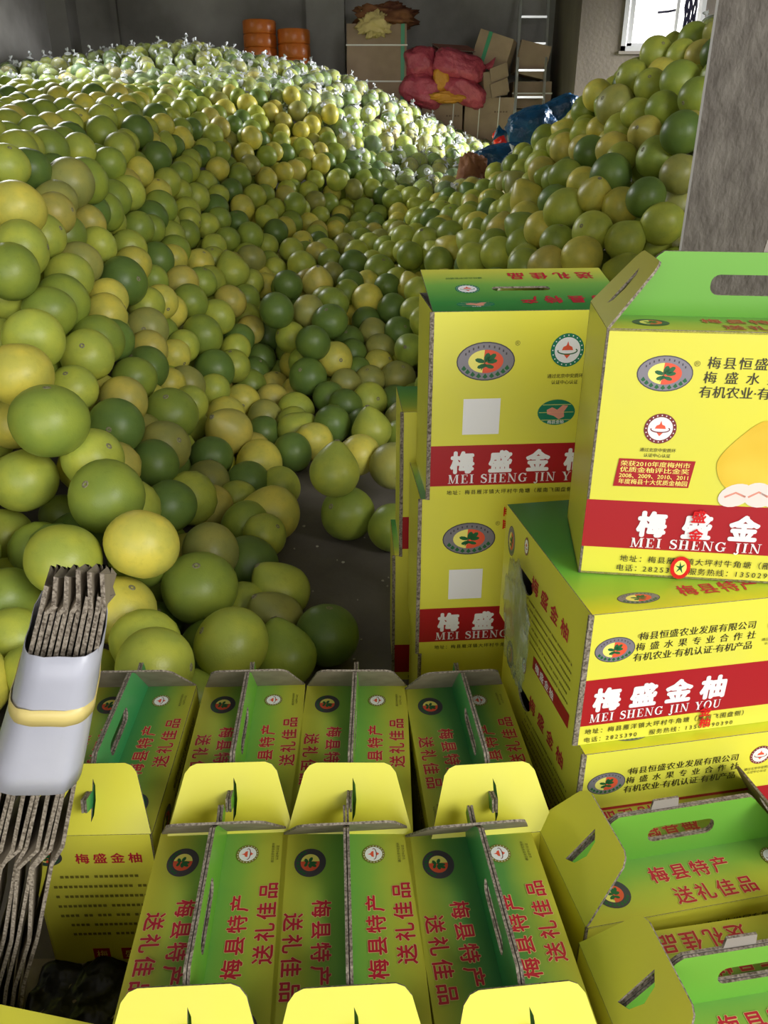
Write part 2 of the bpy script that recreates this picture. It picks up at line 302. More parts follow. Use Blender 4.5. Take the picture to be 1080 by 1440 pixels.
def fruit_shape(kind, nu, nv, seed):
    """unit fruit (radius about 0.5), stem end up"""
    rg = random.Random(seed); vs = []; ph = rg.random()*6; k3 = rg.uniform(0.0, 0.02); sq = rg.uniform(0.90, 0.99)
    for j in range(1, nv):
        t = math.pi*j/nv                                            # 0 at the stem
        for i in range(nu):
            a = 2*math.pi*i/nu
            r = 0.5*(1 + k3*math.cos(3*a+ph)*math.sin(t) + 0.012*math.sin(2*a+ph*2+t*3))
            z = math.cos(t)*sq; s = math.sin(t)
            if kind == 'pear':
                nk = max(0.0, math.cos(t))**2.2
                s *= 1 - 0.30*nk; z = z*0.98 + 0.32*nk
            else:
                z -= 0.05*math.exp(-(t/0.22)**2)                    # shallow dimple round the stem
                z += 0.03*math.exp(-((math.pi-t)/0.35)**2)
            vs.append((r*s*math.cos(a), r*s*math.sin(a), 0.5*z))
    top = vs[0][2] + (0.012 if kind == 'pear' else -0.004); bot = vs[-1][2] - 0.002
    vs += [(0, 0, top), (0, 0, bot)]
    A = len(vs)-2; B = len(vs)-1; fs = []
    for i in range(nu): fs.append((A, i, (i+1) % nu))
    for j in range(nv-2):
        for i in range(nu):
            p, q = j*nu+i, j*nu+(i+1) % nu; fs.append((p, p+nu, q+nu, q))
    for i in range(nu): fs.append((B, (nv-2)*nu+(i+1) % nu, (nv-2)*nu+i))
    return np.array(vs), fs, top

FINE = {}
for kind, n in (('round', 4), ('pear', 3)):
    for k in range(n):
        vs, fs, top = fruit_shape(kind, 28, 18, 10*k + (kind == 'pear'))
        mb = MB(); mb.add(vs, fs, M_peel); me = mb.mesh('pomelo', True)
        sb = MB(); rg = random.Random(k); n_ = 12; pr = []
        for q, (rad, h) in enumerate(((0.055, -0.004), (0.046, 0.008), (0.026, 0.010), (0.016, 0.0))):
            pr += [(rad*(1+0.12*rg.random())*math.cos(2*math.pi*i/n_), rad*math.sin(2*math.pi*i/n_), top + h) for i in range(n_)]
        ff = [(r*n_+i, r*n_+(i+1) % n_, (r+1)*n_+(i+1) % n_, (r+1)*n_+i) for r in range(3) for i in range(n_)] + [tuple(range(3*n_, 4*n_))]
        sb.add(pr, ff, M_scar)
        FINE[kind, k] = (me, sb.mesh('stem_scar', True))

def to_frame(p):
    """place in the photograph (for the labels): fractions from the left and from the top"""
    x, y, z = p[0], p[1], p[2]-EYE; c, s = math.cos(PITCH), math.sin(PITCH)
    Z = y*c - z*s
    return (540 + FOCAL*x/Z)/1080, (720 - FOCAL*(y*s + z*c)/Z)/1440, Z

rows = []
for heap, txt in FRUIT.items():
    for e in txt.replace('\n', ' ').split(','):
        e = e.split()
        if e: rows.append((heap, int(e[0])/1000, int(e[1])/1000, int(e[2])/1000, int(e[3])/1000, e[4][0], 'pear' if e[4].endswith('p') else 'round'))
HX = np.array([r[1:4] for r in rows]); HD = np.array([r[4] for r in rows])
size_px = HD/np.array([to_frame(p)[2] for p in HX])
single = set(np.argsort(-size_px)[:299].tolist())

SPECIAL = {   # nearest table entry to a point of the frame -> label
    (460, 893): 'dark green pomelo alone on the floor, just behind the front row of cartons',
    (489, 722): 'green pomelo with a brownish side, in front of the others on the bare floor',
    (551, 742): 'green pomelo on the floor touching the left edge of the tall carton stack',
    (471, 665): 'yellow-green pomelo with a puckered button on top, second from the front on the bare floor',
    (504, 640): 'pale yellow pomelo right behind the puckered one on the bare floor',
    (471, 506): 'bright golden yellow pomelo lying in the shaded valley between the heaps',
    (520, 563): 'olive pomelo showing its round stem scar, at the front of the shaded valley',
    (200, 765): 'smooth pale yellow pomelo low in the left heap, right of the folded boards',
    (170, 859): 'large yellow pomelo directly behind the top of the folded boards',
    (90, 787): 'large yellow and green pomelo just above the tips of the folded boards',
    (69, 592): 'large squat yellow-green pomelo at the left edge, below the big golden one',
    (28, 527): 'big golden yellow pomelo cut by the left edge of the photo',
    (281, 827): 'large round green pomelo near the foot of the left heap, stem scar up',
    (325, 906): 'broad yellow-green pomelo at the foot of the left heap, touching the front cartons',
    (395, 833): 'pear-shaped pomelo with a wrinkled neck at the foot of the left heap',
    (386, 873): 'knobbly pear-shaped olive pomelo at the foot of the left heap',
    (322, 607): 'yellow pomelo with a knobbly double neck on the left heap edge',
    (327, 383): 'green pomelo with a clear pear neck pointing up, on the left heap',
    (354, 194): 'pale yellow pomelo with one small dark scar high on the left heap',
    (873, 291): 'yellow pomelo with an open round stem button, front of the right heap',
    (878, 340): 'long-necked pomelo right behind the handle of the big upright carton',
    (923, 75): 'pale pomelo in front of the bright window on top of the right heap',
    (976, 55): 'green pomelo at the very top of the right heap beside the window',
    (907, 188): 'golden pear-shaped pomelo with its stem button facing left, right heap',
    (859, 247): 'smooth dark green pomelo in the middle of the right heap',
}
HEAPNAME = {'L': 'left heap', 'V': 'shaded valley between the heaps', 'R': 'right heap', 'F': 'bare floor'}
special_of = {}
fr = np.array([to_frame(p)[:2] for p in HX]) * [1080, 1440]
for (px, py), lab in SPECIAL.items():
    i = int(np.argmin(((fr - [px, py])**2).sum(1)))
    if i not in special_of: special_of[i] = lab
UNITS = 'zero one two three four five six seven eight nine ten eleven twelve thirteen fourteen fifteen sixteen seventeen eighteen nineteen'.split()
TENS = '- - twenty thirty forty fifty sixty seventy eighty ninety'.split()
def spoken(f):
    """a place in the photo in words: 'thirty-four percent'"""
    n = max(0, min(99, round(f*100)))
    return (UNITS[n] if n < 20 else TENS[n//10] + ('-' + UNITS[n % 10] if n % 10 else '')) + ' percent'
def finer(f):
    n = round(f*1000); n = max(0, min(999, n)); return spoken(n//10/100).replace(' percent', '') + ' point ' + UNITS[n % 10] + ' percent'
random.seed(11)
labels_used = set()
def spin(kind, rg):
    if kind == 'pear': e = (rg.uniform(-70, 70), rg.uniform(-70, 70), rg.uniform(0, 360))
    else: e = (rg.gauss(0, 55), rg.gauss(0, 55), rg.uniform(0, 360))
    return tuple(R(a) for a in e)
FIXED_SPIN = {(873, 291): (20, 62, 10), (471, 665): (-12, 5, 0), (520, 563): (70, 0, 35), (460, 893): (-8, 6, 0), (907, 188): (10, -75, 40),
              (327, 383): (-5, -14, 0), (281, 827): (20, 4, 0), (878, 340): (5, 50, 0), (69, 592): (0, 6, 0), (28, 527): (170, 0, 0),
              (200, 765): (150, 20, 0), (90, 787): (165, 10, 0), (395, 833): (0, -35, 0), (386, 873): (0, -30, 20)}
fixed = {int(np.argmin(((fr - k)**2).sum(1))): v for k, v in FIXED_SPIN.items()}
mass = []          # (centre, diameter, colour, kind, euler) for the joined heap
for i, (heap, x, y, z, d, c, kind) in enumerate(rows):
    e = spin(kind, random)
    if i in fixed: e = tuple(R(a) for a in fixed[i])
    j = random.random()*0.22 - 0.11; col = tuple(v*(1+j) for v in COLOURS[c])
    k_ = random.randrange(4) if kind == 'round' else random.randrange(3)
    if i not in single:
        mass.append(((x, y, z), d, col, kind, e)); continue
    me, sc = FINE[kind, k_]
    o = bpy.data.objects.new('pomelo', me); COL.objects.link(o)
    o.location = (x, y, z); o.rotation_euler = e; s = d*(0.97 if kind == 'pear' else 1.02)
    o.scale = (s, s, s); o.color = (*col, 1)
    s_ = bpy.data.objects.new('stem_scar', sc); COL.objects.link(s_); s_.parent = o
    fx, fy, _ = to_frame((x, y, z))
    lab = special_of.get(i)
    if not lab:
        shape = 'pear-shaped' if kind == 'pear' else ('large' if size_px[i] > 0.066 else 'round')
        lab = f"{WORD[c]} {shape} pomelo, {HEAPNAME[heap]}, {spoken(fx)} across and {spoken(fy)} down"
    if lab in labels_used: lab = f"{WORD[c]} {shape} pomelo, {HEAPNAME[heap]}, {finer(fx)} across and {spoken(fy)} down"
    labels_used.add(lab)
    tag(o, lab, 'pomelo', 'loose pomelos heaped in the hall')

# the rest of the heaps: a surface through the centres above, then layers of fruit down from it
EXTRA = [(-3.9,8.1,1.62),(-3.3,8.16,1.62),(-2.87,8.27,1.64),(-2.25,8.4,1.68),(-1.74,8.88,1.78),(-1.17,9.33,1.82),(-.73,9.29,1.74),(-.37,9.18,1.53),(-.07,9.09,1.33),
 (.21,8.67,1.14),(.41,8.25,.96),(.51,7.77,.88),(-4.1,9.33,1.87),(-3.4,9.49,1.96),(-2.92,9.62,2.0),(-2.67,10.13,2.15),(-2.33,10.39,2.2),(-1.93,10.38,2.18),
 (-1.53,10.33,2.07),(-1.14,10.42,2.02),(-.82,10.52,2.0),(-.49,10.45,1.87),(-.16,10.39,1.75),(.16,10.06,1.52),(.47,9.74,1.31),(.77,9.43,1.13),(.88,8.93,1.0),
 (-.35,11.1,1.83),(0,11.03,1.69),(.35,10.98,1.58),(.7,10.89,1.38),(1.04,10.71,1.22),(1.29,10.57,1.13),(1.31,10.09,1.05),(1.6,9.6,.95),(-2.5,11.4,2.0),(-1.2,11.3,1.85),(-4.1,11.3,1.8),
 (-3.9,6.5,1.72),(-3.2,7.2,1.66),(-3.6,4.6,1.75),(-2.6,3.6,1.62),(-1.7,1.9,1.05),(-1.5,1.3,.85),(-2.2,2.6,1.45),(-1.25,1.2,.5),(-.95,1.15,.2),(-3.9,3.0,1.7),
 (2.4,4.4,1.9),(3.0,5.2,2.0),(2.6,6.2,1.6),(1.9,6.9,1.15),(1.3,7.2,.75),(3.3,3.6,1.2),(1.9,3.3,.95),(1.6,2.9,.5),(1.1,2.75,.3),(.6,2.85,.2),(.3,3.0,.1),(1.1,3.22,.72),(.9,3.28,.66),(1.4,3.25,.82),(.7,3.35,.58)]
bagz = lambda x, y: (y > 8.05 + 0.55*max(0, -x-1.6)*0.2 - 0.0) if x < -0.45 else (y > 7.95 - 1.15*(x+0.45))
XY = np.vstack([HX[:, :2], [e[:2] for e in EXTRA]]); ZZ = np.concatenate([HX[:, 2], [e[2] for e in EXTRA]])
def tps(r2): return np.where(r2 > 1e-12, 0.5*r2*np.log(np.maximum(r2, 1e-12)), 0)
n_ = len(XY); K = tps(((XY[:, None]-XY[None])**2).sum(2)) + np.eye(n_)*0.12
Pm = np.c_[np.ones(n_), XY]; A_ = np.block([[K, Pm], [Pm.T, np.zeros((3, 3))]])
sol = np.linalg.solve(A_, np.concatenate([ZZ, np.zeros(3)]))
def surface(q):
    out = []
    for s in range(0, len(q), 4000):
        b = q[s:s+4000]; k = tps(((b[:, None]-XY[None])**2).sum(2)); out.append(k @ sol[:n_] + sol[n_] + b @ sol[n_+1:])
    return np.concatenate(out)
rg = np.random.default_rng(7)

class Near:
    """cells for quick distance tests"""
    def __init__(s): s.c = {}; s.p = []; s.r = []
    def key(s, p): return (int(p[0]//0.2), int(p[1]//0.2), int(p[2]//0.2))
    def put(s, p, r): s.c.setdefault(s.key(p), []).append(len(s.p)); s.p.append(p); s.r.append(r)
    def free(s, p, r, tol):
        a, b, c = s.key(p)
        for i in (a-1, a, a+1):
            for j in (b-1, b, b+1):
                for k in (c-1, c, c+1):
                    for q in s.c.get((i, j, k), ()):
                        u = s.p[q]; dx = u[0]-p[0]; dy = u[1]-p[1]; dz = u[2]-p[2]; l = tol*(s.r[q]+r)
                        if dx*dx+dy*dy+dz*dz < l*l: return False
        return True
near = Near()
for p, d in zip(HX, HD): near.put(tuple(p), d/2)
def bare(x, y):
    if y < 1.30 and x > -0.78: return True            # cartons
    if x > -0.42 and y < 2.45: return True            # bare floor and the carton stacks
    if x > -0.36 and y < 3.2 and x < 0.25: return True
    if x > 0.0 and y < 2.6: return True
    if 0.70 < x < 1.6 and y < 3.02: return True       # column
    return False
NCAND = 26000
bx = rg.uniform(-4.08, 3.3, NCAND); by = rg.uniform(1.1, 11.5, NCAND); hz = surface(np.c_[bx, by])
fruit = []; bags = []
for layer, (drop, tol) in enumerate(((0.02, 0.90), (0.06, 0.90), (0.13, 0.86), (0.22, 0.84))):
    order = rg.permutation(NCAND)
    for q in order:
        x, y, h = bx[q], by[q], hz[q]
        if h < 0.06 or bare(x, y): continue
        bag = bagz(x, y); r = rg.uniform(0.076, 0.094) if not bag else rg.uniform(0.084, 0.104)
        if y > 10.2 and x > 2.1-r: continue
        z = h - drop
        if bag: z += 0.02
        if z < r:
            if h < r*0.6: continue
            z = r
        if layer and (bag and y > 9.6): continue
        if not near.free((x, y, z), r, tol): continue
        near.put((x, y, z), r)
        (bags if bag else fruit).append((x, y, z, r, layer))
print('fill fruit', len(fruit), 'bagged', len(bags))

for q_ in ((.97,3.75,.72,.085),(.85,3.86,.70,.085),(1.14,3.62,.70,.085),(1.02,3.62,.60,.085)): fruit.append((*q_, 1))
pick = 'YYLLLLLGGGGDDOA'
for x, y, z, r, layer in fruit:
    c = pick[rg.integers(len(pick))]; kind = 'pear' if (x > 0.2 and rg.random() < 0.35) or rg.random() < 0.07 else 'round'
    j = rg.uniform(-0.12, 0.12)
    mass.append(((x, y, z), 2*r, tuple(v*(1+j) for v in COLOURS[c]), kind, spin(kind, random)))

def joined(name, items, shapes, material, label, extra=None):
    from mathutils import Euler
    V = []; F = []; T = []; off = 0
    for (c, d, col, kind, e) in items:
        vs, fs = shapes[kind]
        Rm = np.array(Euler(e).to_matrix()); w = (vs*d) @ Rm.T + np.array(c)
        V.append(w); F += [tuple(i+off for i in f) for f in fs]; T.append(np.tile((*col, 1), (len(w), 1))); off += len(w)
    V = np.vstack(V); me = bpy.data.meshes.new(name); me.from_pydata(V.tolist(), [], F)
    me.materials.append(material); me.polygons.foreach_set('use_smooth', [True]*len(F))
    at = me.color_attributes.new('tint', 'FLOAT_COLOR', 'POINT'); at.data.foreach_set('color', np.vstack(T).ravel())
    o = put(name, me, kind='stuff'); tag(o, label, 'pomelos'); return o
coarse = {k: fruit_shape(k, 14, 10, 3)[:2] for k in ('round', 'pear')}
joined('pomelo_pile', mass, coarse, M_peel_mass, 'mass of smaller and deeper-lying green and yellow pomelos filling the heaps')

# bagged fruit: each in a thin clear bag twisted into a knot
M_bag = bpy.data.materials.new('clear_bag'); M_bag.use_nodes = True
nt = M_bag.node_tree; N = nt.nodes; L = nt.links; p = N['Principled BSDF']
p.inputs['Base Color'].default_value = (0.86, 0.88, 0.90, 1); p.inputs['Roughness'].default_value = 0.16; p.inputs['Specular IOR Level'].default_value = 0.9
tr = N.new('ShaderNodeBsdfTransparent'); mx = N.new('ShaderNodeMixShader'); n1 = N.new('ShaderNodeTexNoise'); n1.inputs['Scale'].default_value = 22
tc = N.new('ShaderNodeTexCoord'); L.new(tc.outputs['Object'], n1.inputs['Vector'])
mr = N.new('ShaderNodeMapRange'); mr.inputs[1].default_value = 0.42; mr.inputs[2].default_value = 0.66; mr.inputs[3].default_value = 0.03; mr.inputs[4].default_value = 0.30
L.new(n1.outputs[0], mr.inputs[0]); L.new(mr.outputs[0], mx.inputs[0]); L.new(tr.outputs[0], mx.inputs[1]); L.new(p.outputs[0], mx.inputs[2])
b = N.new('ShaderNodeBump'); b.inputs['Strength'].default_value = 0.8; b.inputs['Distance'].default_value = 0.006; n2 = N.new('ShaderNodeTexNoise'); n2.inputs['Scale'].default_value = 40
L.new(tc.outputs['Object'], n2.inputs['Vector']); L.new(n2.outputs[0], b.inputs['Height']); L.new(b.outputs[0], p.inputs['Normal'])
L.new(mx.outputs[0], N['Material Output'].inputs[0])
M_knot = mat('bag_knot', (0.80, 0.82, 0.85, 1), 0.3)
M_bagfruit = peel('bagged_pomelo_peel', True)
def bagged_mesh(seed, nu=12, nv=8, lift=1.0):
    rg_ = random.Random(seed); vs, fs, top = fruit_shape('round', nu, nv, seed); mb = MB(); mb.add(vs, fs, M_bagfruit)
    bv = [Vector(v)*(1.06 + 0.07*noise.noise(Vector(v)*6 + Vector((seed, 0, 0)))) for v in vs]; mb.add(bv, fs, M_bag)
    n = 9; rings = []
    for q, (rad, z) in enumerate(((0.20, 0.50), (0.045, 0.58), (0.028, 0.62), (0.06, 0.68), (0.11, 0.62+0.16*lift))):
        rings += [(rad*(1+0.35*rg_.uniform(-1, 1)*(q > 2))*math.cos(2*math.pi*i/n), rad*(1+0.35*rg_.uniform(-1, 1)*(q > 2))*math.sin(2*math.pi*i/n), z*(1+0.08*rg_.uniform(-1, 1)*(q > 3))) for i in range(n)]
    mb.add(rings, [(r*n+i, r*n+(i+1) % n, (r+1)*n+(i+1) % n, (r+1)*n+i) for r in range(4) for i in range(n)], M_knot)
    return mb
BAG = [bagged_mesh(k, 14, 9, (0.2, 1.4, 0.2, 0.6)[k]) for k in range(4)]
BAGM = [b_.mesh('bagged_pomelo', True) for b_ in BAG]
bags.sort(key=lambda t: (t[4], t[1]))
surf = [t for t in bags if t[4] <= 1]
surf.sort(key=lambda t: t[1])
seen = 0; rest = []
for t in bags:
    x, y, z, r, layer = t; fx, fy, _ = to_frame((x, y, z))
    if layer == 0 and 0 < fx < 1 and seen < 300:
        seen += 1
        o = bpy.data.objects.new('bagged_pomelo', BAGM[seen % 4]); COL.objects.link(o)
        o.location = (x, y, z); s = 2*r*0.93; o.scale = (s, s, s)
        o.rotation_euler = (R(random.gauss(0, 40)), R(random.gauss(0, 40)), random.random()*6.28)
        c = 'LLGGDO'[random.randrange(6)]; o.color = (*[v*random.uniform(0.9, 1.2) for v in COLOURS[c]], 1)
        lab = f"{WORD[c]} pomelo in knotted clear bag, far heap, {spoken(fx)} across and {spoken(fy)} down"
        if lab in labels_used: lab = f"bagged {WORD[c]} pomelo, {finer(fx)} across and {finer(fy)} down"
        labels_used.add(lab)
        tag(o, lab, 'pomelo', 'bagged pomelos on the far heap')
    else: rest.append(t)
print('bagged single', seen, 'rest', len(rest))
if rest:
    mb = MB(); T = []
    lo = bagged_mesh(9, 9, 6)
    base = np.array([tuple(v) for v in lo.v])
    from mathutils import Euler
    M_br = [peel('bagged_peel_in_heap', False) if m_ is M_bagfruit else m_ for m_ in lo.mats]
    V = []; F = []; MI = []; off = 0
    for x, y, z, r, layer in rest:
        Rm = np.array(Euler((random.gauss(0, .7), random.gauss(0, .7), random.random()*6)).to_matrix())
        V.append((base*2*r*0.93) @ Rm.T + np.array((x, y, z))); F += [tuple(i+off for i in f) for f in lo.f]; MI += lo.m; off += len(base)
        c = 'LLGGDO'[random.randrange(6)]; T.append(np.tile((*COLOURS[c], 1), (len(base), 1)))
    me = bpy.data.meshes.new('bagged_pomelo_pile'); me.from_pydata(np.vstack(V).tolist(), [], F)
    for m_ in M_br: me.materials.append(m_)
    me.polygons.foreach_set('material_index', MI); me.polygons.foreach_set('use_smooth', [True]*len(F))
    at = me.color_attributes.new('tint', 'FLOAT_COLOR', 'POINT'); at.data.foreach_set('color', np.vstack(T).ravel())
    o = put('bagged_pomelo_pile', me, kind='stuff'); tag(o, 'mass of bagged pomelos behind and under the nearer knotted bags', 'pomelos')

# ------------------------------------------------------------------ printing
GLY = {}
def glyphs(s, bold):
    """outline of a line of print in em units, as triangles"""
    k = (s, bold)
    if k in GLY: return GLY[k]
    c = bpy.data.curves.new('line', 'FONT'); c.body = s; c.resolution_u = 2; c.offset = bold
    o = bpy.data.objects.new('line', c); COL.objects.link(o)
    me = o.evaluated_get(bpy.context.evaluated_depsgraph_get()).to_mesh()
    vs = [(v.co.x, v.co.y) for v in me.vertices]; fs = [tuple(p.vertices) for p in me.polygons]
    o.to_mesh_clear(); bpy.data.objects.remove(o); bpy.data.curves.remove(c)
    xs = [v[0] for v in vs] or [0]
    GLY[k] = (vs, fs, min(xs), max(xs)); return GLY[k]

def stroke(pts, ws):
    """variable-width stroke as quads"""
    out = []
    n = len(pts); L_ = []; R_ = []
    for i, (x, y) in enumerate(pts):
        a = pts[max(i-1, 0)]; b = pts[min(i+1, n-1)]; dx, dy = b[0]-a[0], b[1]-a[1]; l = math.hypot(dx, dy) or 1
        nx, ny = -dy/l, dx/l; w = ws[i]/2 if isinstance(ws, (list, tuple)) else ws/2
        L_.append((x+nx*w, y+ny*w)); R_.append((x-nx*w, y-ny*w))
    for i in range(n-1): out.append([L_[i], R_[i], R_[i+1], L_[i+1]])
    return out
def rc(x0, y0, x1, y1): return [(x0, y0), (x1, y0), (x1, y1), (x0, y1)]
def arc(cx, cy, rx, ry, a0, a1, n=10): return [(cx+rx*math.cos(R(a0+(a1-a0)*i/n)), cy+ry*math.sin(R(a0+(a1-a0)*i/n))) for i in range(n+1)]
def serif(ch):
    T, t, h = 0.19, 0.065, 0.055
    sf = lambda x0, x1, y: rc(x0, y, x1, y+h)
    if ch == 'I': return [rc(.12, 0, .12+T, 1), sf(.02, .41, 0), sf(.02, .41, 1-h)], .5
    if ch == 'E': return [rc(.1, 0, .1+T, 1), sf(0, .68, 0), sf(0, .66, 1-h), rc(.1, .48, .5, .48+h), rc(.45, .37, .5, .64), rc(.62, 0, .68, .27), rc(.6, .76, .66, 1)], .78
    if ch == 'H': return [rc(.1, 0, .1+T, 1), rc(.6, 0, .6+T, 1), sf(0, .39, 0), sf(0, .39, 1-h), sf(.5, .89, 0), sf(.5, .89, 1-h), rc(.2, .47, .65, .53)], .98
    if ch == 'N': return [rc(.12, 0, .12+t, 1), rc(.74, 0, .74+t, 1), [(.02, 1), (.68, 0), (.805, 0), (.25, 1)], sf(0, .3, 0), sf(.62, .93, 1-h)], 1.0
    if ch == 'M': return [rc(.12, 0, .12+t, 1), [(.05, 1), (.45, 0), (.52, 0), (.3, 1)], [(.45, 0), (.52, 0), (.86, 1), (.8, 1)], rc(.82, 0, .82+T, 1), sf(0, .3, 0), sf(.72, 1.11, 0), sf(.8, 1.1, 1-h)], 1.2
    if ch == 'J': return [rc(.22, .1, .22+T, 1), sf(.12, .51, 1-h)] + stroke(arc(.22, .08, .16, .26, 10, -150, 8), [.14]*9), .58
    if ch == 'Y': return [[(.06, 1), (.30, 1), (.54, .42), (.36, .42)], [(.72, 1), (.79, 1), (.52, .42), (.45, .42)], rc(.35, 0, .35+T, .45), sf(.25, .64, 0), sf(0, .36, 1-h), sf(.6, .9, 1-h)], .92
    if ch == 'U': return [rc(.1, .25, .1+T, 1), rc(.68, .25, .68+t, 1), sf(0, .39, 1-h), sf(.58, .84, 1-h)] + stroke(arc(.44, .28, .26, .24, 180, 360, 10), [.17]+[.12]*4+[.09]*5+[.07]), .92
    if ch in 'OG':
        a0, a1 = (0, 360) if ch == 'O' else (42, 330)
        p = arc(.45, .5, .35, .47, a0, a1, 22); w = [.06+.13*abs(math.cos(R(a0+(a1-a0)*i/22))) for i in range(23)]
        g = stroke(p, w)
        if ch == 'G': g += [rc(.62, .06, .8, .42), rc(.52, .40, .9, .46), rc(.72, .7, .79, .99)]
        return g, .95
    if ch == 'S':
        p = arc(.33, .74, .22, .22, 25, 200, 8) + arc(.33, .26, .25, .24, 60, -155, 10)
        w = [.07, .08, .09, .10, .11, .13, .15, .17, .19] + [.2, .19, .17, .15, .13, .12, .1, .09, .08, .07, .06]
        return stroke(p, w) + [rc(.52, .7, .58, .99), rc(.05, .02, .11, .3)], .68
    return [], .42

class Art(MB):
    """flat print on a panel's face; x to the right, y up, layers a hair apart"""
    def __init__(s): super().__init__(); s.z = 0.0003; s.parts = {}; s.cur = 'print'
    def sec(s, name): s.cur = name
    def add(s, vs, fs, m):
        s.parts.setdefault(s.cur, MB()); MB.add(s.parts[s.cur], vs, fs, m)
    def up(s): s.z += 0.00009
    def mesh(s, name): return [(k.split('#')[0], b.mesh(k.split('#')[0])) for k, b in s.parts.items()]
    def poly(s, pts, m): s.add([(x, y, s.z) for x, y in pts], [tuple(range(len(pts)))], m)
    def rect(s, x0, y0, x1, y1, m): s.poly(rc(x0, y0, x1, y1), m)
    def disc(s, x, y, rx, ry, m, n=28): s.poly([(x+rx*math.cos(2*math.pi*i/n), y+ry*math.sin(2*math.pi*i/n)) for i in range(n)], m)
    def text(s, t, x, y, size, m, bold=0.0, track=0.0, rot=0.0, align='l', sx=1.0, fat=0.0):
        """y is the baseline; track adds space after each character, in em"""
        pieces = []; adv = 0.0
        if track:
            for ch in t:
                if ch != ' ': pieces.append((glyphs(ch, 0.0), adv))
                adv += (1.0 if ord(ch) > 0x2000 or ch == '·' else 0.6) + track
            adv -= track
        else:
            g = glyphs(t, 0.0); pieces.append((g, 0)); adv = g[3]
        ox = {'l': 0, 'c': -adv/2, 'r': -adv}[align]; ca, sa = math.cos(R(rot)), math.sin(R(rot))
        r_ = fat or bold
        na = 8 if fat > .03 else 4 if r_ > .015 else 2
        shifts = [(0, 0)] if not r_ else [(r_*math.cos(2*math.pi*q/na), r_*math.sin(2*math.pi*q/na)) for q in range(na)] + ([(0, 0)] if na > 2 else [])
        for (vs, fs, _, _), a in pieces:
            for dx, dy in shifts:
                s.z += 0.0000015
                pts = [((vx+a+ox+dx)*size*sx, (vy+dy)*size) for vx, vy in vs]
                s.add([(x + px*ca - py*sa, y + px*sa + py*ca, s.z) for px, py in pts], fs, m)
    def latin(s, t, x, y, size, m, width=None):
        """line of heavy roman capitals"""
        total = sum(serif(c)[1] + .1 for c in t); k = (width/(total*size)) if width else 1.0; a = 0
        for ch in t:
            ps, w = serif(ch)
            for p in ps: s.poly([(x + (a+px)*size*k, y + py*size) for px, py in p], m)
            a += w + .1

P_yel = mat('carton_yellow', srgb(228, 222, 72), 0.36, 0.45, var=(5, srgb(222, 218, 84), 3))
P_olive = mat('carton_yellow_dull', srgb(205, 188, 40), 0.4, 0.4)
P_red = mat('print_red', srgb(170, 24, 34), 0.38)
P_crim = mat('print_crimson', srgb(190, 30, 56), 0.4)
P_halo = mat('print_halo', srgb(222, 205, 130), 0.4)
P_white = mat('print_white', srgb(240, 238, 240), 0.4)
P_black = mat('print_black', srgb(52, 46, 30), 0.45)
P_grey = mat('print_silver', srgb(135, 130, 140), 0.35, 0.6, 0.2)
P_dkgrey = mat('print_dark_grey', srgb(70, 66, 74), 0.4)
P_green = mat('print_leaf_green', srgb(30, 100, 55), 0.4)
P_teal = mat('print_teal', srgb(20, 120, 90), 0.4)
P_orange = mat('print_orange', srgb(232, 90, 60), 0.4)
P_pale = mat('print_pale_yellow', srgb(245, 235, 120), 0.4)
P_ping = mat('print_fruit_yellow', srgb(222, 178, 30), 0.4, var=(9, srgb(236, 205, 70), 2))
P_flesh = mat('print_fruit_flesh', srgb(235, 222, 215), 0.4)
P_pink = mat('print_pink', srgb(225, 150, 130), 0.4)
P_line = mat('print_brownline', srgb(120, 40, 45), 0.4)
P_oliveline = mat('print_olive_line', srgb(128, 120, 45), 0.4)  # olive ink for small print, trade marks and roof seals
K_kraft = mat('kraft_board', (0.33, 0.28, 0.21, 1), 0.8, 0.2, var=(30, (0.26, 0.215, 0.16, 1), 4))
K_edge = mat('corrugated_edge', (0.36, 0.31, 0.25, 1), 0.9, 0.1, var=(260, (0.10, 0.08, 0.06, 1), 2, (1, 1, 1)), bump=(300, 0.8, 0.002))
K_inner = mat('board_inner_side', (0.30, 0.27, 0.235, 1), 0.75, 0.2)
GR_roof = gradient_mat('roof_gradient', [(0.0, srgb(208, 202, 66)), (0.035, srgb(180, 190, 66)), (0.065, srgb(135, 176, 68)), (0.095, srgb(108, 165, 72))], 1, 0.36, 0.1, 0.25)
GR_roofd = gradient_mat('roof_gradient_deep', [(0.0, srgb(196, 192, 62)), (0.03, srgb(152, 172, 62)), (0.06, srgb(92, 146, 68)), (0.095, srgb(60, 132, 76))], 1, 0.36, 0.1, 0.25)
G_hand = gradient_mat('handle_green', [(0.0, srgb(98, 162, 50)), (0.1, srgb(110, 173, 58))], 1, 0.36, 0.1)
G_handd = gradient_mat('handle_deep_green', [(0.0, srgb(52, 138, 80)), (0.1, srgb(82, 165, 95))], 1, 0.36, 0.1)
GR_top = gradient_mat('top_gradient', [(0.0, srgb(228, 222, 45)), (0.05, srgb(165, 200, 55)), (0.13, srgb(105, 180, 60)), (0.2, srgb(60, 150, 75)), (0.4, srgb(30, 120, 70))], 1, 0.34, 0.4, 0.08)
GR_topd = gradient_mat('top_gradient_tall', [(0.0, srgb(50, 125, 55)), (0.04, srgb(60, 140, 65)), (0.12, srgb(120, 175, 75)), (0.19, srgb(205, 205, 80))], 1, 0.34, 0.2, 0.08)

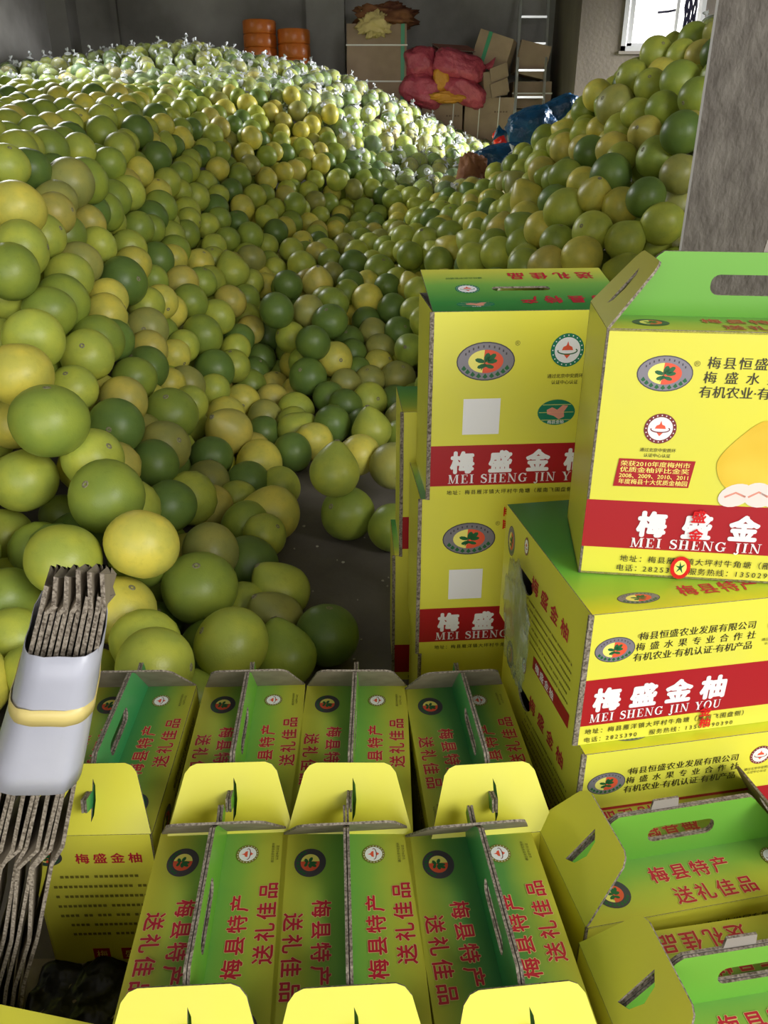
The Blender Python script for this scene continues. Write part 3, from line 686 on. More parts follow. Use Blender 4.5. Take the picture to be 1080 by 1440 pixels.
def logo(A, x, y, w, h, muted=False, rot=0):
    """oval emblem: silver ring, yellow and orange field, a leafy twig"""
    c, s_ = math.cos(R(rot)), math.sin(R(rot))
    def T(px, py): return (x + px*c - py*s_, y + px*s_ + py*c)
    def el(cx, cy, rx, ry, m, a0=0, a1=360, n=30): A.poly([T(cx+rx*math.cos(R(a0+(a1-a0)*i/n)), cy+ry*math.sin(R(a0+(a1-a0)*i/n))) for i in range(n if a1-a0 == 360 else n+1)], m)
    el(0, 0, w/2, h/2, P_dkgrey); A.up(); el(0, 0, w*.48, h*.47, P_dkgrey if muted else P_grey); A.up()
    el(0, 0, w*.30, h*.30, P_pale); A.up(); el(w*.0, 0, w*.30, h*.30, P_orange, -100, 95)
    for k in range(9):                                              # scalloped leaves along the foot of the ring
        a = R(208 + 124*k/8); px, py = w*.42*math.cos(a), h*.40*math.sin(a)
        A.poly([T(px-w*.045, py), T(px, py-h*.05), T(px+w*.045, py), T(px, py+h*.09)], P_green)
    for k in range(10):                                             # small letters round the top of the ring
        a = R(150 - 120*k/9); px, py = w*.40*math.cos(a), h*.385*math.sin(a)
        A.poly([T(px-w*.012, py-h*.03), T(px+w*.012, py-h*.03), T(px+w*.012, py+h*.03), T(px-w*.012, py+h*.03)], P_dkgrey)
    A.up()
    for lx, ly, an, sc in ((.02, .10, 80, 1), (.10, .10, 50, 1), (-.10, .02, 160, .9), (.11, .0, 10, .9), (-.06, -.12, 200, .9), (.07, -.13, -20, .8)):
        pts = []
        for q in range(8):
            t = q/8*2*math.pi; ex, ey = .10*sc*math.cos(t), .052*sc*math.sin(t)
            pts.append(T((lx + ex*math.cos(R(an)) - ey*math.sin(R(an)))*w, (ly + (ex*math.sin(R(an)) + ey*math.cos(R(an)))*1.25)*h))
        A.poly(pts, P_green)
    A.poly([T(-.08*w, -.22*h), T(-.065*w, -.22*h), T(.04*w, .12*h), T(.02*w, .12*h)], P_green)
def seal(A, x, y, d, ring=None, rot=0, squash=1.0):
    ring = ring or P_teal; c, s_ = math.cos(R(rot)), math.sin(R(rot))
    def T(px, py): return (x + px*c - py*squash*s_, y + px*s_ + py*squash*c)
    def el(rx, ry, m, cx=0, cy=0, n=26): A.poly([T(cx+rx*math.cos(2*math.pi*i/n), cy+ry*math.sin(2*math.pi*i/n)) for i in range(n)], m)
    el(d*.5, d*.5, ring); A.up()
    for k in range(20):
        a = 2*math.pi*k/20; A.poly([T(d*(.44*math.cos(a)+q*.018), d*(.44*math.sin(a)+r*.018)) for q, r in ((-1, -1), (1, -1), (1, 1), (-1, 1))], P_white)
    el(d*.385, d*.385, P_white); A.up()
    A.poly([T(-d*.17, 0), T(-d*.13, d*.1), T(-d*.04, d*.14), T(0, d*.27), T(d*.04, d*.14), T(d*.13, d*.1), T(d*.17, 0)], P_orange)
    A.poly([T(-d*.12, -d*.1), T(0, -d*.25), T(d*.12, -d*.1)], P_orange); A.up()
    for q in stroke(arc(0, -.02, .29, .10, 165, 390, 14), [.035]*15): A.poly([T(px*d, py*d) for px, py in q], P_green if ring is P_teal else P_line)
def globe(A, x, y, w, h):
    A.disc(x, y, w/2, h/2, P_teal); A.up()
    for k in (-.3, 0, .3):
        A.rect(x - w*.46*math.sqrt(1-4*k*k*.9), y+k*h-h*.008, x + w*.46*math.sqrt(1-4*k*k*.9), y+k*h+h*.008, P_pale)
    A.poly([(x-w*.26, y+h*.1), (x-w*.12, y+h*.2), (x+.02*w, y+h*.1), (x+w*.16, y+h*.28), (x+w*.3, y+h*.25), (x+w*.2, y+h*.02), (x+w*.22, y-h*.18), (x+w*.08, y-h*.28), (x-w*.06, y-h*.14), (x-w*.24, y-h*.06)], P_pink)
    A.up(); A.text('梅县金柚', x, y-h*.44, h*.16, P_white, .01, align='c')

def puffy(A, xs, y, size):
    """the four stout balloon-like characters of the band"""
    for k_, (ch, x) in enumerate(zip('梅盛金柚', xs)):
        A.sec(f'band_character#{k_}')
        A.text(ch, x, y, size, P_white, .02, align='c', fat=.05)
ADDR = '地址：梅县雁洋镇大坪村牛角塘（雁南飞围盘侧）'
L1, L2, L3 = '梅县恒盛农业发展有限公司', '梅盛水果专业合作社', '有机农业·有机认证·有机产品'

def art_big(w, h):
    A = Art(); Y = lambda v: h - v
    A.sec('red_band'); A.rect(0, Y(.326), w, Y(.249), P_red)
    A.sec('emblem_print'); logo(A, .083, Y(.059), .074, .050); A.text('®', .119, Y(.048), .011, P_oliveline)
    A.sec('company_lines'); A.text(L1, .136, Y(.049), .0178, P_black, .012, .13); A.text(L2, .134, Y(.069), .0178, P_black, .012, .55); A.text(L3, .131, Y(.089), .0178, P_black, .012)
    A.sec('round_seal'); seal(A, .088, Y(.137), .044, P_line); A.sec('seal_caption'); A.text('通过北京中安质环', .089, Y(.171), .0062, P_black, .01, align='c'); A.text('认证中心认证', .089, Y(.179), .0062, P_black, .01, align='c')
    A.sec('award_box'); A.poly([(.034, Y(.226)), (.139, Y(.224)), (.143, Y(.183)), (.038, Y(.183))], P_red); A.up()
    for k, t in enumerate(('荣获2010年度梅州市', '优质金柚评比金奖', '2008、2009、2010、2011', '年度梅县十大优质金柚园')):
        n = glyphs(t, 0.0)[3]; s = .0088; A.text(t, .0885, Y(.1935+.0092*k), s, P_pale, .012, align='c', sx=.096/(n*s))
    # printed pomelo with peeled segments
    def pom(x, y, rx, ry):
        return [(x+rx*math.cos(t)*(1-.34*max(0, math.sin(t))**1.3), y+ry*math.sin(t)*(1+.22*max(0, math.sin(t))**3)) for t in (2*math.pi*i/36 for i in range(36))]
    A.sec('fruit_picture'); A.poly(pom(.228, Y(.183), .056, .052), P_ping); A.up(); A.poly(pom(.298, Y(.18), .05, .056), P_ping); A.up()
    for q, (sx_, sy_, rx, ry, rt) in enumerate(((.205, .232, .024, .017, 25), (.236, .23, .022, .019, -15), (.262, .228, .024, .02, 20), (.292, .234, .024, .016, -10))):
        c, s_ = math.cos(R(rt)), math.sin(R(rt))
        A.poly([(sx_+rx*math.cos(t)*c-ry*math.sin(t)*s_, Y(sy_)+rx*math.cos(t)*s_+ry*math.sin(t)*c) for t in (2*math.pi*i/20 for i in range(20))], P_flesh); A.up()
        for g in stroke([(sx_-rx*.6, Y(sy_)-ry*.2), (sx_, Y(sy_)+ry*.25), (sx_+rx*.6, Y(sy_)-ry*.1)], .003): A.poly(g, P_pink)
    A.up()
    puffy(A, (.096, .160, .226, .290), Y(.300), .042); A.sec('band_capitals'); A.latin('MEI SHENG JIN YOU', .070, Y(.3225), .0155, P_white, .25)
    A.sec('address_lines'); A.text(ADDR, .058, Y(.347), .0122, P_black, .008, .12); A.text('电话：2825390', .054, Y(.363), .0122, P_black, .008, .08); A.text('服务热线：13502990390', .160, Y(.363), .0122, P_black, .008, .08)
    return A.mesh('front_print')
def art_tall(w, h):
    A = Art(); Y = lambda v: h - v
    A.sec('red_band'); A.rect(0, Y(.335), w, Y(.252), P_red)
    A.sec('emblem_print'); logo(A, .100, Y(.090), .108, .072); A.text('®', .152, Y(.062), .013, P_oliveline)
    A.sec('round_seal'); seal(A, .250, Y(.072), .062); A.sec('seal_caption'); A.text('通过北京中安质环', .250, Y(.123), .0085, P_black, .01, align='c'); A.text('认证中心认证', .250, Y(.135), .0085, P_black, .01, align='c')
    A.sec('white_label'); A.rect(.062, Y(.230), .132, Y(.160), P_white)
    A.sec('globe_emblem'); globe(A, .240, Y(.190), .072, .050)
    A.up(); puffy(A, (.064, .138, .212, .286), Y(.304), .046); A.sec('band_capitals'); A.latin('MEI SHENG JIN YOU', .038, Y(.330), .0185, P_white, .285)
    A.sec('address_line'); A.text(ADDR, .036, Y(.353), .0105, P_black, .008, .14)
    return A.mesh('front_print')
def art_flat(w, h):
    A = Art(); Y = lambda v: h - v
    A.sec('red_band'); A.rect(0, Y(.196), w, Y(.112), P_red)
    A.sec('emblem_print'); logo(A, .042, Y(.062), .062, .043); A.text('®', .074, Y(.046), .010, P_oliveline)
    A.sec('company_lines'); A.text(L1, .077, Y(.049), .0148, P_black, .010, .04); A.text(L2, .074, Y(.067), .0148, P_black, .010, .48); A.text(L3, .072, Y(.085), .0152, P_black, .01)
    A.sec('round_seal'); seal(A, .298, Y(.045), .036, P_line); A.sec('seal_caption'); A.text('通过北京中安质环', .298, Y(.074), .0058, P_black, align='c'); A.text('认证中心认证', .298, Y(.081), .0058, P_black, align='c')
    puffy(A, (.040, .098, .155, .211), Y(.166), .043); A.sec('band_capitals'); A.latin('MEI SHENG JIN YOU', .017, Y(.190), .0155, P_white, .215)
    A.sec('address_lines'); A.text(ADDR, .012, Y(.211), .0108, P_black, .008, .14); A.text('电话：2825390', .012, Y(.227), .0108, P_black, .006, .1); A.text('服务热线：13502990390', .118, Y(.227), .0108, P_black, .006, .1)
    return A.mesh('front_print')
def rows_of_print(A, x0, x1, y0, n, dy, hgt, m, seed, gap=.9):
    """lines of characters too small to read in the photograph"""
    rg_ = random.Random(seed)
    for k in range(n):
        x = x0 + (hgt*2 if rg_.random() < .3 else 0)
        while x < x1 - hgt:
            A.rect(x, y0-k*dy, x+hgt*.82, y0-k*dy+hgt*.85, m); x += hgt*(1.18 if rg_.random() < .9 else 2.1)
def art_end(w, h):
    """end face of a carton: emblem, red title, lines of small print, two red marks"""
    A = Art(); Y = lambda v: h - v
    A.sec('emblem_print'); logo(A, w*.14, Y(h*.15), w*.24, h*.12, True)
    A.sec('red_title'); A.text('梅盛金柚', w*.36, Y(h*.19), w*.115, P_crim, .02, .22, fat=.02)
    A.sec('small_print'); rows_of_print(A, w*.14, w*.9, Y(h*.30), 7, h*.072, h*.022, P_oliveline, 4)
    A.sec('red_marks'); A.rect(w*.34, Y(h*.93), w*.48, Y(h*.84), P_red); A.rect(w*.58, Y(h*.93), w*.72, Y(h*.84), P_red); A.up()
    A.text('梅', w*.41, Y(h*.91), w*.10, P_pale, align='c'); A.text('盛', w*.65, Y(h*.91), w*.10, P_pale, align='c')
    return A.mesh('end_print')
def art_flat_end(w, h):
    A = Art(); Y = lambda v: h - v
    A.sec('emblem_print'); logo(A, w*.10, Y(h*.24), w*.10, h*.25)
    A.sec('round_seal'); seal(A, w*.30, Y(h*.12), w*.055, P_line, squash=1.6)
    A.sec('red_title'); A.text('梅盛金柚', w*.40, Y(h*.38), h*.14, P_crim, .02, .35, fat=.02)
    A.sec('small_print'); rows_of_print(A, w*.34, w*.90, Y(h*.50), 6, h*.062, h*.020, P_oliveline, 8)
    A.sec('red_strip'); A.rect(w*.50, Y(h*.97), w*.92, Y(h*.86), P_red); A.up()
    A.text('梅盛金柚', w*.53, Y(h*.95), h*.08, P_white, .02, .2)
    return A.mesh('end_print')
def art_roof(L_, d):
    """roof panel, read from the outer edge: emblem, two red lines, round seal.  x along the carton, y towards the handle"""
    A = Art()
    A.sec('emblem_print'); logo(A, L_*.16, d*.46, .050, .046, True)
    A.sec('red_wording')
    for m_, f_ in ((P_halo, .048), (P_crim, .022)):
        A.text('梅县特产', L_*.335, d*.53, .028, m_, track=.15, fat=f_); A.text('送礼佳品', L_*.385, d*.12, .028, m_, track=.15, fat=f_); A.up()
    A.sec('round_seal'); seal(A, L_*.865, d*.62, .033, P_oliveline); A.sec('seal_caption'); A.text('通过北京中安质环', L_*.866, d*.20, .0045, P_black, align='c'); A.text('认证中心认证', L_*.866, d*.13, .0045, P_black, align='c')
    return A.mesh('roof_print')

CACHE = {}
def prints(parent, key, fn):
    for nm, me in cached(key, fn): put(nm, me, parent)
def cached(key, fn):
    if key not in CACHE: CACHE[key] = fn()
    return CACHE[key]
def rounded(x0, y0, x1, y1, r, n=4):
    out = []
    for cx, cy, a in ((x1-r, y0+r, -90), (x1-r, y1-r, 0), (x0+r, y1-r, 90), (x0+r, y0+r, 180)):
        out += [(cx + r*math.cos(R(a+90*i/n)), cy + r*math.sin(R(a+90*i/n))) for i in range(n+1)]
    return out
TH = 0.0035
def sheet(name, outer, holes, mf, mb_=None, me_=None, th=TH):
    def mk():
        m = MB(); m.slab(outer, holes, th, mf, mb_ or K_inner, me_ or K_edge); return m.mesh(name)
    return mk

def gable_carton(label, loc, yaw, L_=.365, W=.192, H=.30, far_tilt=38, near_tilt=34, deep=False, front=False, splay=0.0, tongue=True, tab=False, moonw=.006, tabpos=.53, group='open gable cartons with carrying handles', printed_end=False):
    """long axis = local y; handle stands up along the middle; both end flaps lean in"""
    t = thing('handle_carton', label, 'carton', loc, yaw, group)
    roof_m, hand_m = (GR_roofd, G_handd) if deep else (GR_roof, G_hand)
    key = (L_, W, H, deep)
    # body: four walls and a bottom
    w2, l2 = W/2, L_/2
    walls = [('side_panel', frame_matrix((-w2, l2, 0), (0, -1, 0), (0, 0, 1)), L_), ('side_panel', frame_matrix((w2, -l2, 0), (0, 1, 0), (0, 0, 1)), L_),
             ('end_panel', frame_matrix((-w2, -l2, 0), (1, 0, 0), (0, 0, 1)), W), ('end_panel', frame_matrix((w2, l2, 0), (-1, 0, 0), (0, 0, 1)), W)]
    for k, (nm, M, wd) in enumerate(walls):
        o = put(nm, cached((nm, wd, H), sheet(nm, rc(0, 0, wd, H-.001), [], P_yel)), t, M)
        if nm == 'side_panel' and front and k == 0: prints(o, ('fp', wd, H), lambda: art_big(wd, H))
        if nm == 'end_panel' and (k == 2 and printed_end): prints(o, ('ep', wd, H), lambda: art_end(wd, H))
        if nm == 'side_panel' and not front: prints(o, ('fp2', wd, H), lambda: art_side(wd, H))
    put('bottom', cached(('bot', L_, W), sheet('bottom', rc(-w2, -l2, w2, l2), [], K_inner)), t, Matrix.Translation((0, 0, TH)))
    # roof panels and handle
    d = w2 - .004; hh = .088; ins = .066
    for s in (-1, 1):
        M = frame_matrix((s*w2, -s*l2*1.0, H), (0, s, 0), (-s, 0, 0)) if s == 1 else frame_matrix((-w2, l2, H), (0, -1, 0), (1, 0, 0))
        o = put('roof_panel', cached(('roof',)+key, sheet('roof_panel', rc(.002, 0, L_-.002, d), [], roof_m)), t, M)
        prints(o, ('rp', L_, d), lambda: art_roof(L_, d))
        # handle leaf: stands on the inner edge of its roof panel, printed side outward
        base = (s*.0042, -l2, H) if s == 1 else (-.0042, l2, H)
        lean = splay*s + (0.02 if s == 1 else -0.02)
        M2 = frame_matrix(base, (0, s, 0), (-math.sin(lean)*0 + (.0 if not splay else splay), 0, 1))
        out = [(.004, 0), (L_-.004, 0)]
        if tongue: out += [(L_-.026, .030), (L_-.004, .040), (L_-.010, .060), (L_-.038, .052)]
        out += [(L_-ins-.006, hh-.006), (L_-ins-.014, hh)]
        if tab and s == 1: out += [(L_*(tabpos+.11), hh), (L_*(tabpos+.105), hh+.016), (L_*tabpos, hh+.016), (L_*(tabpos-.005), hh)]
        out += [(ins+.014, hh), (ins+.006, hh-.006)]
        if tongue: out += [(.038, .052), (.010, .060), (.004, .040), (.026, .030)]
        slot = rounded(L_/2-.052, .030, L_/2+.052, .058, .012)
        put('handle_panel', cached(('hand', tongue, tab and s == 1, tabpos)+key, sheet('handle_panel', out, [slot[::-1]], hand_m)), t, M2)
    # end flaps with a slit and its bent tab
    for s, tilt in ((-1, near_tilt), (1, far_tilt)):
        ln = .104; a = R(tilt)
        M = frame_matrix((-s*-1*w2*1.0 if False else (-w2 if s == -1 else w2), s*l2, H), (1 if s == -1 else -1, 0, 0), (0, -s*math.sin(a), math.cos(a)))
        tw = .030
        outl = [(.001, 0), (W-.001, 0), (W-tw+.004, ln-.014), (W-tw-.004, ln-.004), (W-tw-.014, ln), (tw+.014, ln), (tw+.004, ln-.004), (tw-.004, ln-.014)]
        cx = W/2 + (.004 if s == -1 else -.004)
        moon = [(cx, .018), (cx+moonw*.7, .028), (cx+moonw, .050), (cx+moonw*.7, .072), (cx, .082)]
        put('end_flap', cached(('flap', W, s, moonw), sheet('end_flap', outl, [moon[::-1]], P_yel, K_kraft)), t, M)
        fl = t.children[-1]
        mt = frame_matrix((cx, 0, 0), (math.cos(R(80 if moonw < .01 else -62)), 0, math.sin(R(80 if moonw < .01 else -62))), (0, 1, 0))
        tw_ = .013 + moonw*.3; tabp = [(0, .018), (tw_*.65, .026), (tw_, .042), (tw_, .056), (tw_*.7, .072), (0, .082)]
        put('slot_tab', cached(('tab', W, moonw, deep), sheet('slot_tab', tabp, [], hand_m, K_kraft, None, .002)), fl, mt)
    return t
def art_side(w, h):
    A = Art(); Y = lambda v: h - v
    A.sec('red_band'); A.rect(0, Y(h*.88), w, Y(h*.66), P_red); A.up()
    A.sec('emblem_print'); logo(A, w*.2, Y(h*.17), w*.18, h*.13); A.sec('company_lines'); A.text(L1, w*.36, Y(h*.15), .0150, P_black, .012); A.text(L3, w*.36, Y(h*.22), .0150, P_black, .01)
    puffy(A, (w*.25, w*.43, w*.61, w*.79), Y(h*.80), .036)
    return A.mesh('side_print')

def closed_carton(label, loc, yaw, L_, D_, H, front_art, top_m, hole=False, end_art=None, top_art=None, slot=False, group='closed cartons in the stacks', rough_corner=True, front_m=None, rise=0.0):
    """box with its front-left bottom corner at loc; x along the front, y to the back"""
    t = thing('closed_carton', label, 'carton', loc, yaw, group)
    fm = front_m or P_yel
    fp = put('front_panel', cached(('cf', L_, H, fm.name), sheet('front_panel', rc(.003, 0, L_, H), [], fm)), t, frame_matrix((0, 0, 0), (1, 0, 0), (0, 0, 1)))
    prints(fp, ('ca', front_art.__name__, L_, H), lambda: front_art(L_, H))
    holes = []
    if hole:
        holes = [[(D_*.34 + .034*math.cos(R(a)), H*.50 + .030*math.sin(R(a))) for a in range(180, 361, 20)][::1]]
        holes = [[(D_*.33 + .036*math.cos(R(a)), H*.66 - .0 + .034*math.sin(R(a))) for a in range(360, 179, -15)]]
    lp = put('end_panel', cached(('ce', D_, H, hole), sheet('end_panel', rc(0, 0, D_-.001, H), holes, fm)), t, frame_matrix((0, D_, 0), (0, -1, 0), (0, 0, 1)))
    if end_art: prints(lp, ('cea', D_, H), lambda: end_art(D_, H))
    put('end_panel', cached(('ce', D_, H, False), sheet('end_panel', rc(0, 0, D_-.001, H), [], fm)), t, frame_matrix((L_, 0, 0), (0, 1, 0), (0, 0, 1)))
    put('back_panel', cached(('cb', L_, H), sheet('back_panel', rc(.004, 0, L_-.004, H), [], fm)), t, frame_matrix((L_, D_, 0), (-1, 0, 0), (0, 0, 1)))
    put('bottom', cached(('cbot', L_, D_), sheet('bottom', rc(.004, .004, L_-.004, D_-.004), [], K_inner)), t, Matrix.Translation((0, 0, TH)))
    so = [rounded(L_/2-.055, D_/2-.010, L_/2+.055, D_/2+.010, .009)[::-1]] if slot else []
    tp = put('top_panel', cached(('ct', L_, D_, top_m.name, slot), sheet('top_panel', rc(.001, .001, L_-.001, D_-.001), so, top_m)), t, Matrix.Translation((0, 0, H+.0005)) @ Matrix.Rotation(math.atan2(rise, D_), 4, 'X'))
    if top_art: prints(tp, ('cta', top_art.__name__, L_, D_), lambda: top_art(L_, D_))
    # raw board edge where the end panel meets the front
    mb = MB(); rg_ = random.Random(int(H*1e4)); n = 9
    vs = []
    for i in range(n+1):
        z = H*i/n; o_ = rg_.uniform(-.0012, .0012); vs += [(-TH-.001+o_*.4, -.001+o_, z), (.003+o_*.6, -.002+o_, z), (.003, .003, z), (-TH-.001, .003, z)]
    fs = [(4*i+k, 4*i+(k+1) % 4, 4*i+4+(k+1) % 4, 4*i+4+k) for i in range(n) for k in range(4)] + [(3, 2, 1, 0), (4*n, 4*n+1, 4*n+2, 4*n+3)]
    mb.add(vs, fs, K_edge); put('board_edge', mb.mesh('board_edge'), t)
    return t
def top_flat(w, d):
    A = Art(); A.sec('emblem_print'); logo(A, .085, .032, .065, .030); A.sec('red_wording'); A.text('梅县特产', .15, .028, .03, P_crim, .02, .1); return A.mesh('top_print')
def top_tall(w, d):
    """seen from the front the wording of this top is upside down"""
    A = Art()
    A.sec('globe_emblem'); globe(A, .082, .030, .070, .026)
    A.sec('round_seal'); seal(A, .078, .100, .046, P_teal, squash=.9); A.sec('seal_caption'); A.text('通过北京中安质环', .115, .155, .009, P_green, rot=180)
    A.sec('red_wording'); A.text('梅县特产', .335, .058, .034, P_crim, .03, .32, rot=180); A.text('送礼佳品', .335, .172, .034, P_crim, .03, .32, rot=180)
    return A.mesh('top_print')

# back row of four, nearer row of three
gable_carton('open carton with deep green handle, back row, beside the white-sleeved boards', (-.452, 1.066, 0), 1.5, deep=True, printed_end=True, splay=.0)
gable_carton('open handle carton second from the folded boards in the back row', (-.240, 1.068, 0), 2.5)
gable_carton('open handle carton third in the back row, handle seen edge-on', (-.052, 1.068, 0), 0)
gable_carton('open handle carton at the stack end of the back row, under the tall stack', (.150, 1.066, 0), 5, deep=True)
gable_carton('open handle carton next to the dark gap, nearer row', (-.232, .712, 0), 3.0, deep=False)
gable_carton('open handle carton in the middle of the nearer row, frayed handle', (-.046, .712, 0), 3.5)
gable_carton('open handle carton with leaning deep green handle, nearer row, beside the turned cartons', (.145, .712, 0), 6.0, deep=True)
# two turned cartons at the lower right: long side to the camera
gable_carton('turned open carton with wide green handle, directly below the stacked closed cartons', (.430, .856, 0), 101, tab=True, tongue=False, moonw=.022)
gable_carton('turned open carton nearest the lower right corner of the photo', (.450, .640, 0), 99, tab=True, tongue=False, moonw=.022)
# big upright one on the stack
gable_carton('big upright yellow carton with green handle standing on top of the stack', (.508, 1.140, .6515), 83, L_=.40, W=.20, H=.372, front=True, tab=True, tongue=False, moonw=.022, tabpos=.36, group='upright cartons')

closed_carton('closed carton directly under the big upright one, its round logo under the text', (.290, .945, .4185), 10, .46, .38, .2315, art_flat, GR_top, True, art_flat_end, top_flat)
closed_carton('closed carton at the bottom of the right stack, mostly covered by the one above', (.300, .925, .187), 10, .46, .38, .2305, art_flat, GR_top, True, art_flat_end, top_flat)
closed_carton('closed carton hidden at the very foot of the right stack', (.300, .925, 0), 10, .46, .38, .186, art_flat, GR_top, False, None, None)
closed_carton('tall carton on top of the shaded stack, green printed lid facing up', (.086, 1.425, .612), 4.5, .36, .20, .363, art_tall, GR_topd, False, None, top_tall, True, front_m=P_yel, rise=.046)
closed_carton('tall carton in the shaded stack, below the one with the green lid', (.072, 1.428, .247), 4.5, .36, .20, .364, art_tall, GR_topd)
closed_carton('carton at the foot of the shaded stack behind the handle cartons', (.078, 1.43, 0), 4.5, .36, .20, .246, art_tall, GR_topd)
closed_carton('upper tall carton peeping out behind the shaded stack, touching the pomelos', (.040, 1.66, .360), 3, .36, .20, .355, art_tall, GR_top)
closed_carton('lower tall carton behind the shaded stack, standing on the floor', (.024, 1.665, 0), 2, .36, .20, .359, art_tall, GR_top)

# ------------------------------------------------------------------ seals stuck on the cartons
def sticker(parent_label, parts):
    par = next(o for o in COL.objects if o.get('label') == parent_label)
    pan = [c for c in par.children if c.name.split('.')[0] in ('side_panel', 'front_panel')][0]
    A = Art(); A.z = 0.004
    A.sec('seal_lettering'); parts(A); prints(pan, ('st', parent_label), lambda: A.mesh('s'))
M_tape = mat('red_seal_ink', srgb(215, 25, 30), 0.3)
def big_seal(A):
    h = .372
    A.text('盛', .160, h-.275, .021, M_tape, align='c', fat=.03); A.text('金', .160, h-.305, .021, M_tape, align='c', fat=.03)
    A.sec('round_sticker'); A.disc(.147, h-.352, .0145, .019, M_tape); A.up(); A.disc(.147, h-.352, .009, .0125, P_pale); A.up()
    for a in (40, 100, 160, 230, 300): A.poly([(.147+.002*math.cos(R(a+90)), h-.352+.002*math.sin(R(a+90))), (.147+.009*math.cos(R(a)), h-.352+.011*math.sin(R(a))), (.147-.002*math.cos(R(a+90)), h-.352-.002*math.sin(R(a+90)))], P_green)
sticker('big upright yellow carton with green handle standing on top of the stack', big_seal)
def flat_seal(A):
    h = .2315; A.text('金', .205, h-.200, .020, M_tape, align='c', fat=.03); A.text('柚', .207, h-.222, .020, M_tape, align='c', fat=.03)
sticker('closed carton directly under the big upright one, its round logo under the text', flat_seal)
def tall_seal(A):
    h = .364; A.text('金', .168, h-.030, .022, M_tape, align='c', fat=.02, rot=-90); A.text('盛', .168, h-.058, .022, M_tape, align='c', fat=.02, rot=-90)
sticker('tall carton in the shaded stack, below the one with the green lid', tall_seal)

# ------------------------------------------------------------------ folded boards in a white sleeve
M_sleeve = mat('white_plastic_sleeve', srgb(192, 193, 205), 0.32, 0.5, var=(7, srgb(178, 180, 194), 5), bump=(18, 0.25, 0.004))
M_strap = bpy.data.materials.new('yellow_band'); M_strap.use_nodes = True
M_strap.node_tree.nodes['Principled BSDF'].inputs['Base Color'].default_value = srgb(225, 205, 130); M_strap.node_tree.nodes['Principled BSDF'].inputs['Roughness'].default_value = 0.35
t = thing('folded_carton_bundle', 'bundle of folded corrugated boards on edge in a white plastic sleeve', 'cardboard', (-.42, .79, 0))
o0 = Vector((-.42, .79, 0))
RIGHT = [(-.297, .842), (-.302, .79), (-.318, .739), (-.345, .64), (-.372, .55), (-.408, .44), (-.428, .408), (-.470, .27), (-.507, .172), (-.55, .02)]
LEFT = [(-.358, .826), (-.370, .79), (-.392, .734), (-.43, .64), (-.470, .55), (-.512, .44), (-.535, .408), (-.585, .27), (-.625, .172), (-.66, .02)]
NB = 11; random.seed(21)
for k in range(NB):
    u = k/(NB-1); ztop = -0.004*(k % 2) + random.uniform(-.006, .006)
    path = []
    for i, ((xr, zr), (xl, zl)) in enumerate(zip(RIGHT, LEFT)):
        x = xl + (xr-xl)*u; z = zl + (zr-zl)*u
        if 3 <= i <= 7: x += .0025*math.sin(k*2.1+i)
        if i >= 5: x += -.010*(i == 6)*(k % 2)
        path.append(Vector((x, 0, z)) - Vector((o0.x, 0, 0)))
    path[0].z += ztop - (0.026 if k % 2 else 0); y0, y1 = random.uniform(-.062, -.055), random.uniform(.035, .05)
    mb = MB(); hw = .0024; n = len(path)
    for leaf, dx in ((0, 0),):
        vs = []
        for q, p_ in enumerate(path):
            a = path[max(q-1, 0)]; b = path[min(q+1, n-1)]; d = (b-a).normalized(); nx = Vector((d.z, 0, -d.x))
            if nx.x < 0: nx = -nx
            top = Vector((0, 0, -.02*leaf if q == 0 else 0)); c = p_ + nx*(dx*(0.5 if q < 2 else 1)) + top
            for s_, yy in ((-1, y0), (1, y0), (1, y1), (-1, y1)): vs.append((c.x + nx.x*hw*s_ - .25*(yy+.058), yy, c.z + nx.z*hw*s_ - (.57*(yy+.058) if q == 0 else 0)))
        fr_ = [(4*i, 4*i+1, 4*i+5, 4*i+4) for i in range(n-1)]; bk = [(4*i+2, 4*i+3, 4*i+7, 4*i+6) for i in range(n-1)]
        sd = [(4*i+1, 4*i+2, 4*i+6, 4*i+5) for i in range(n-1)] + [(4*i+3, 4*i, 4*i+4, 4*i+7) for i in range(n-1)]
        mb.add(vs, fr_ + bk + [(3, 2, 1, 0), (4*n-4, 4*n-3, 4*n-2, 4*n-1)], K_edge); mb.add(vs, sd, K_kraft)
    put('folded_board', mb.mesh('folded_board'), t)
def sleeve(name, z0, z1, grow, material, n=7):
    mb = MB(); vs = []; seg = 40
    zs = [z0 + (z1-z0)*i/n for i in range(n+1)]
    for z in zs:
        def at(P):
            for (xa, za), (xb, zb) in zip(P, P[1:]):
                if zb <= z <= za: return xa + (xb-xa)*(z-za)/(zb-za)
            return P[0][0]
        xl, xr = at(LEFT)-.010-grow, at(RIGHT)+.008+grow; cx, hx = (xl+xr)/2, (xr-xl)/2; hy = .078+grow
        for i in range(seg):
            a = 2*math.pi*i/seg; c, s_ = math.cos(a), math.sin(a); e = .55
            jag = 0.002*noise.noise(Vector((a*3, z*9, 1)))
            yy = (hy+jag)*math.copysign(abs(s_)**e, s_)
            vs.append((cx - o0.x + (hx+jag*.4)*math.copysign(abs(c)**e, c) - .25*(yy+.058), yy, z + (0.003*noise.noise(Vector((a*4, 3, 3))) + (.010*abs(s_) if z == zs[-1] else 0) if z in (zs[0], zs[-1]) else 0)))
    fs = [(r*seg+i, r*seg+(i+1) % seg, (r+1)*seg+(i+1) % seg, (r+1)*seg+i) for r in range(n) for i in range(seg)]
    mb.add(vs, fs, material); m_ = mb.mesh(name, True); o = put(name, m_, t)
    sd = o.modifiers.new('thick', 'SOLIDIFY'); sd.thickness = .0012; return o
sleeve('plastic_sleeve', .548, .735, 0, M_sleeve)
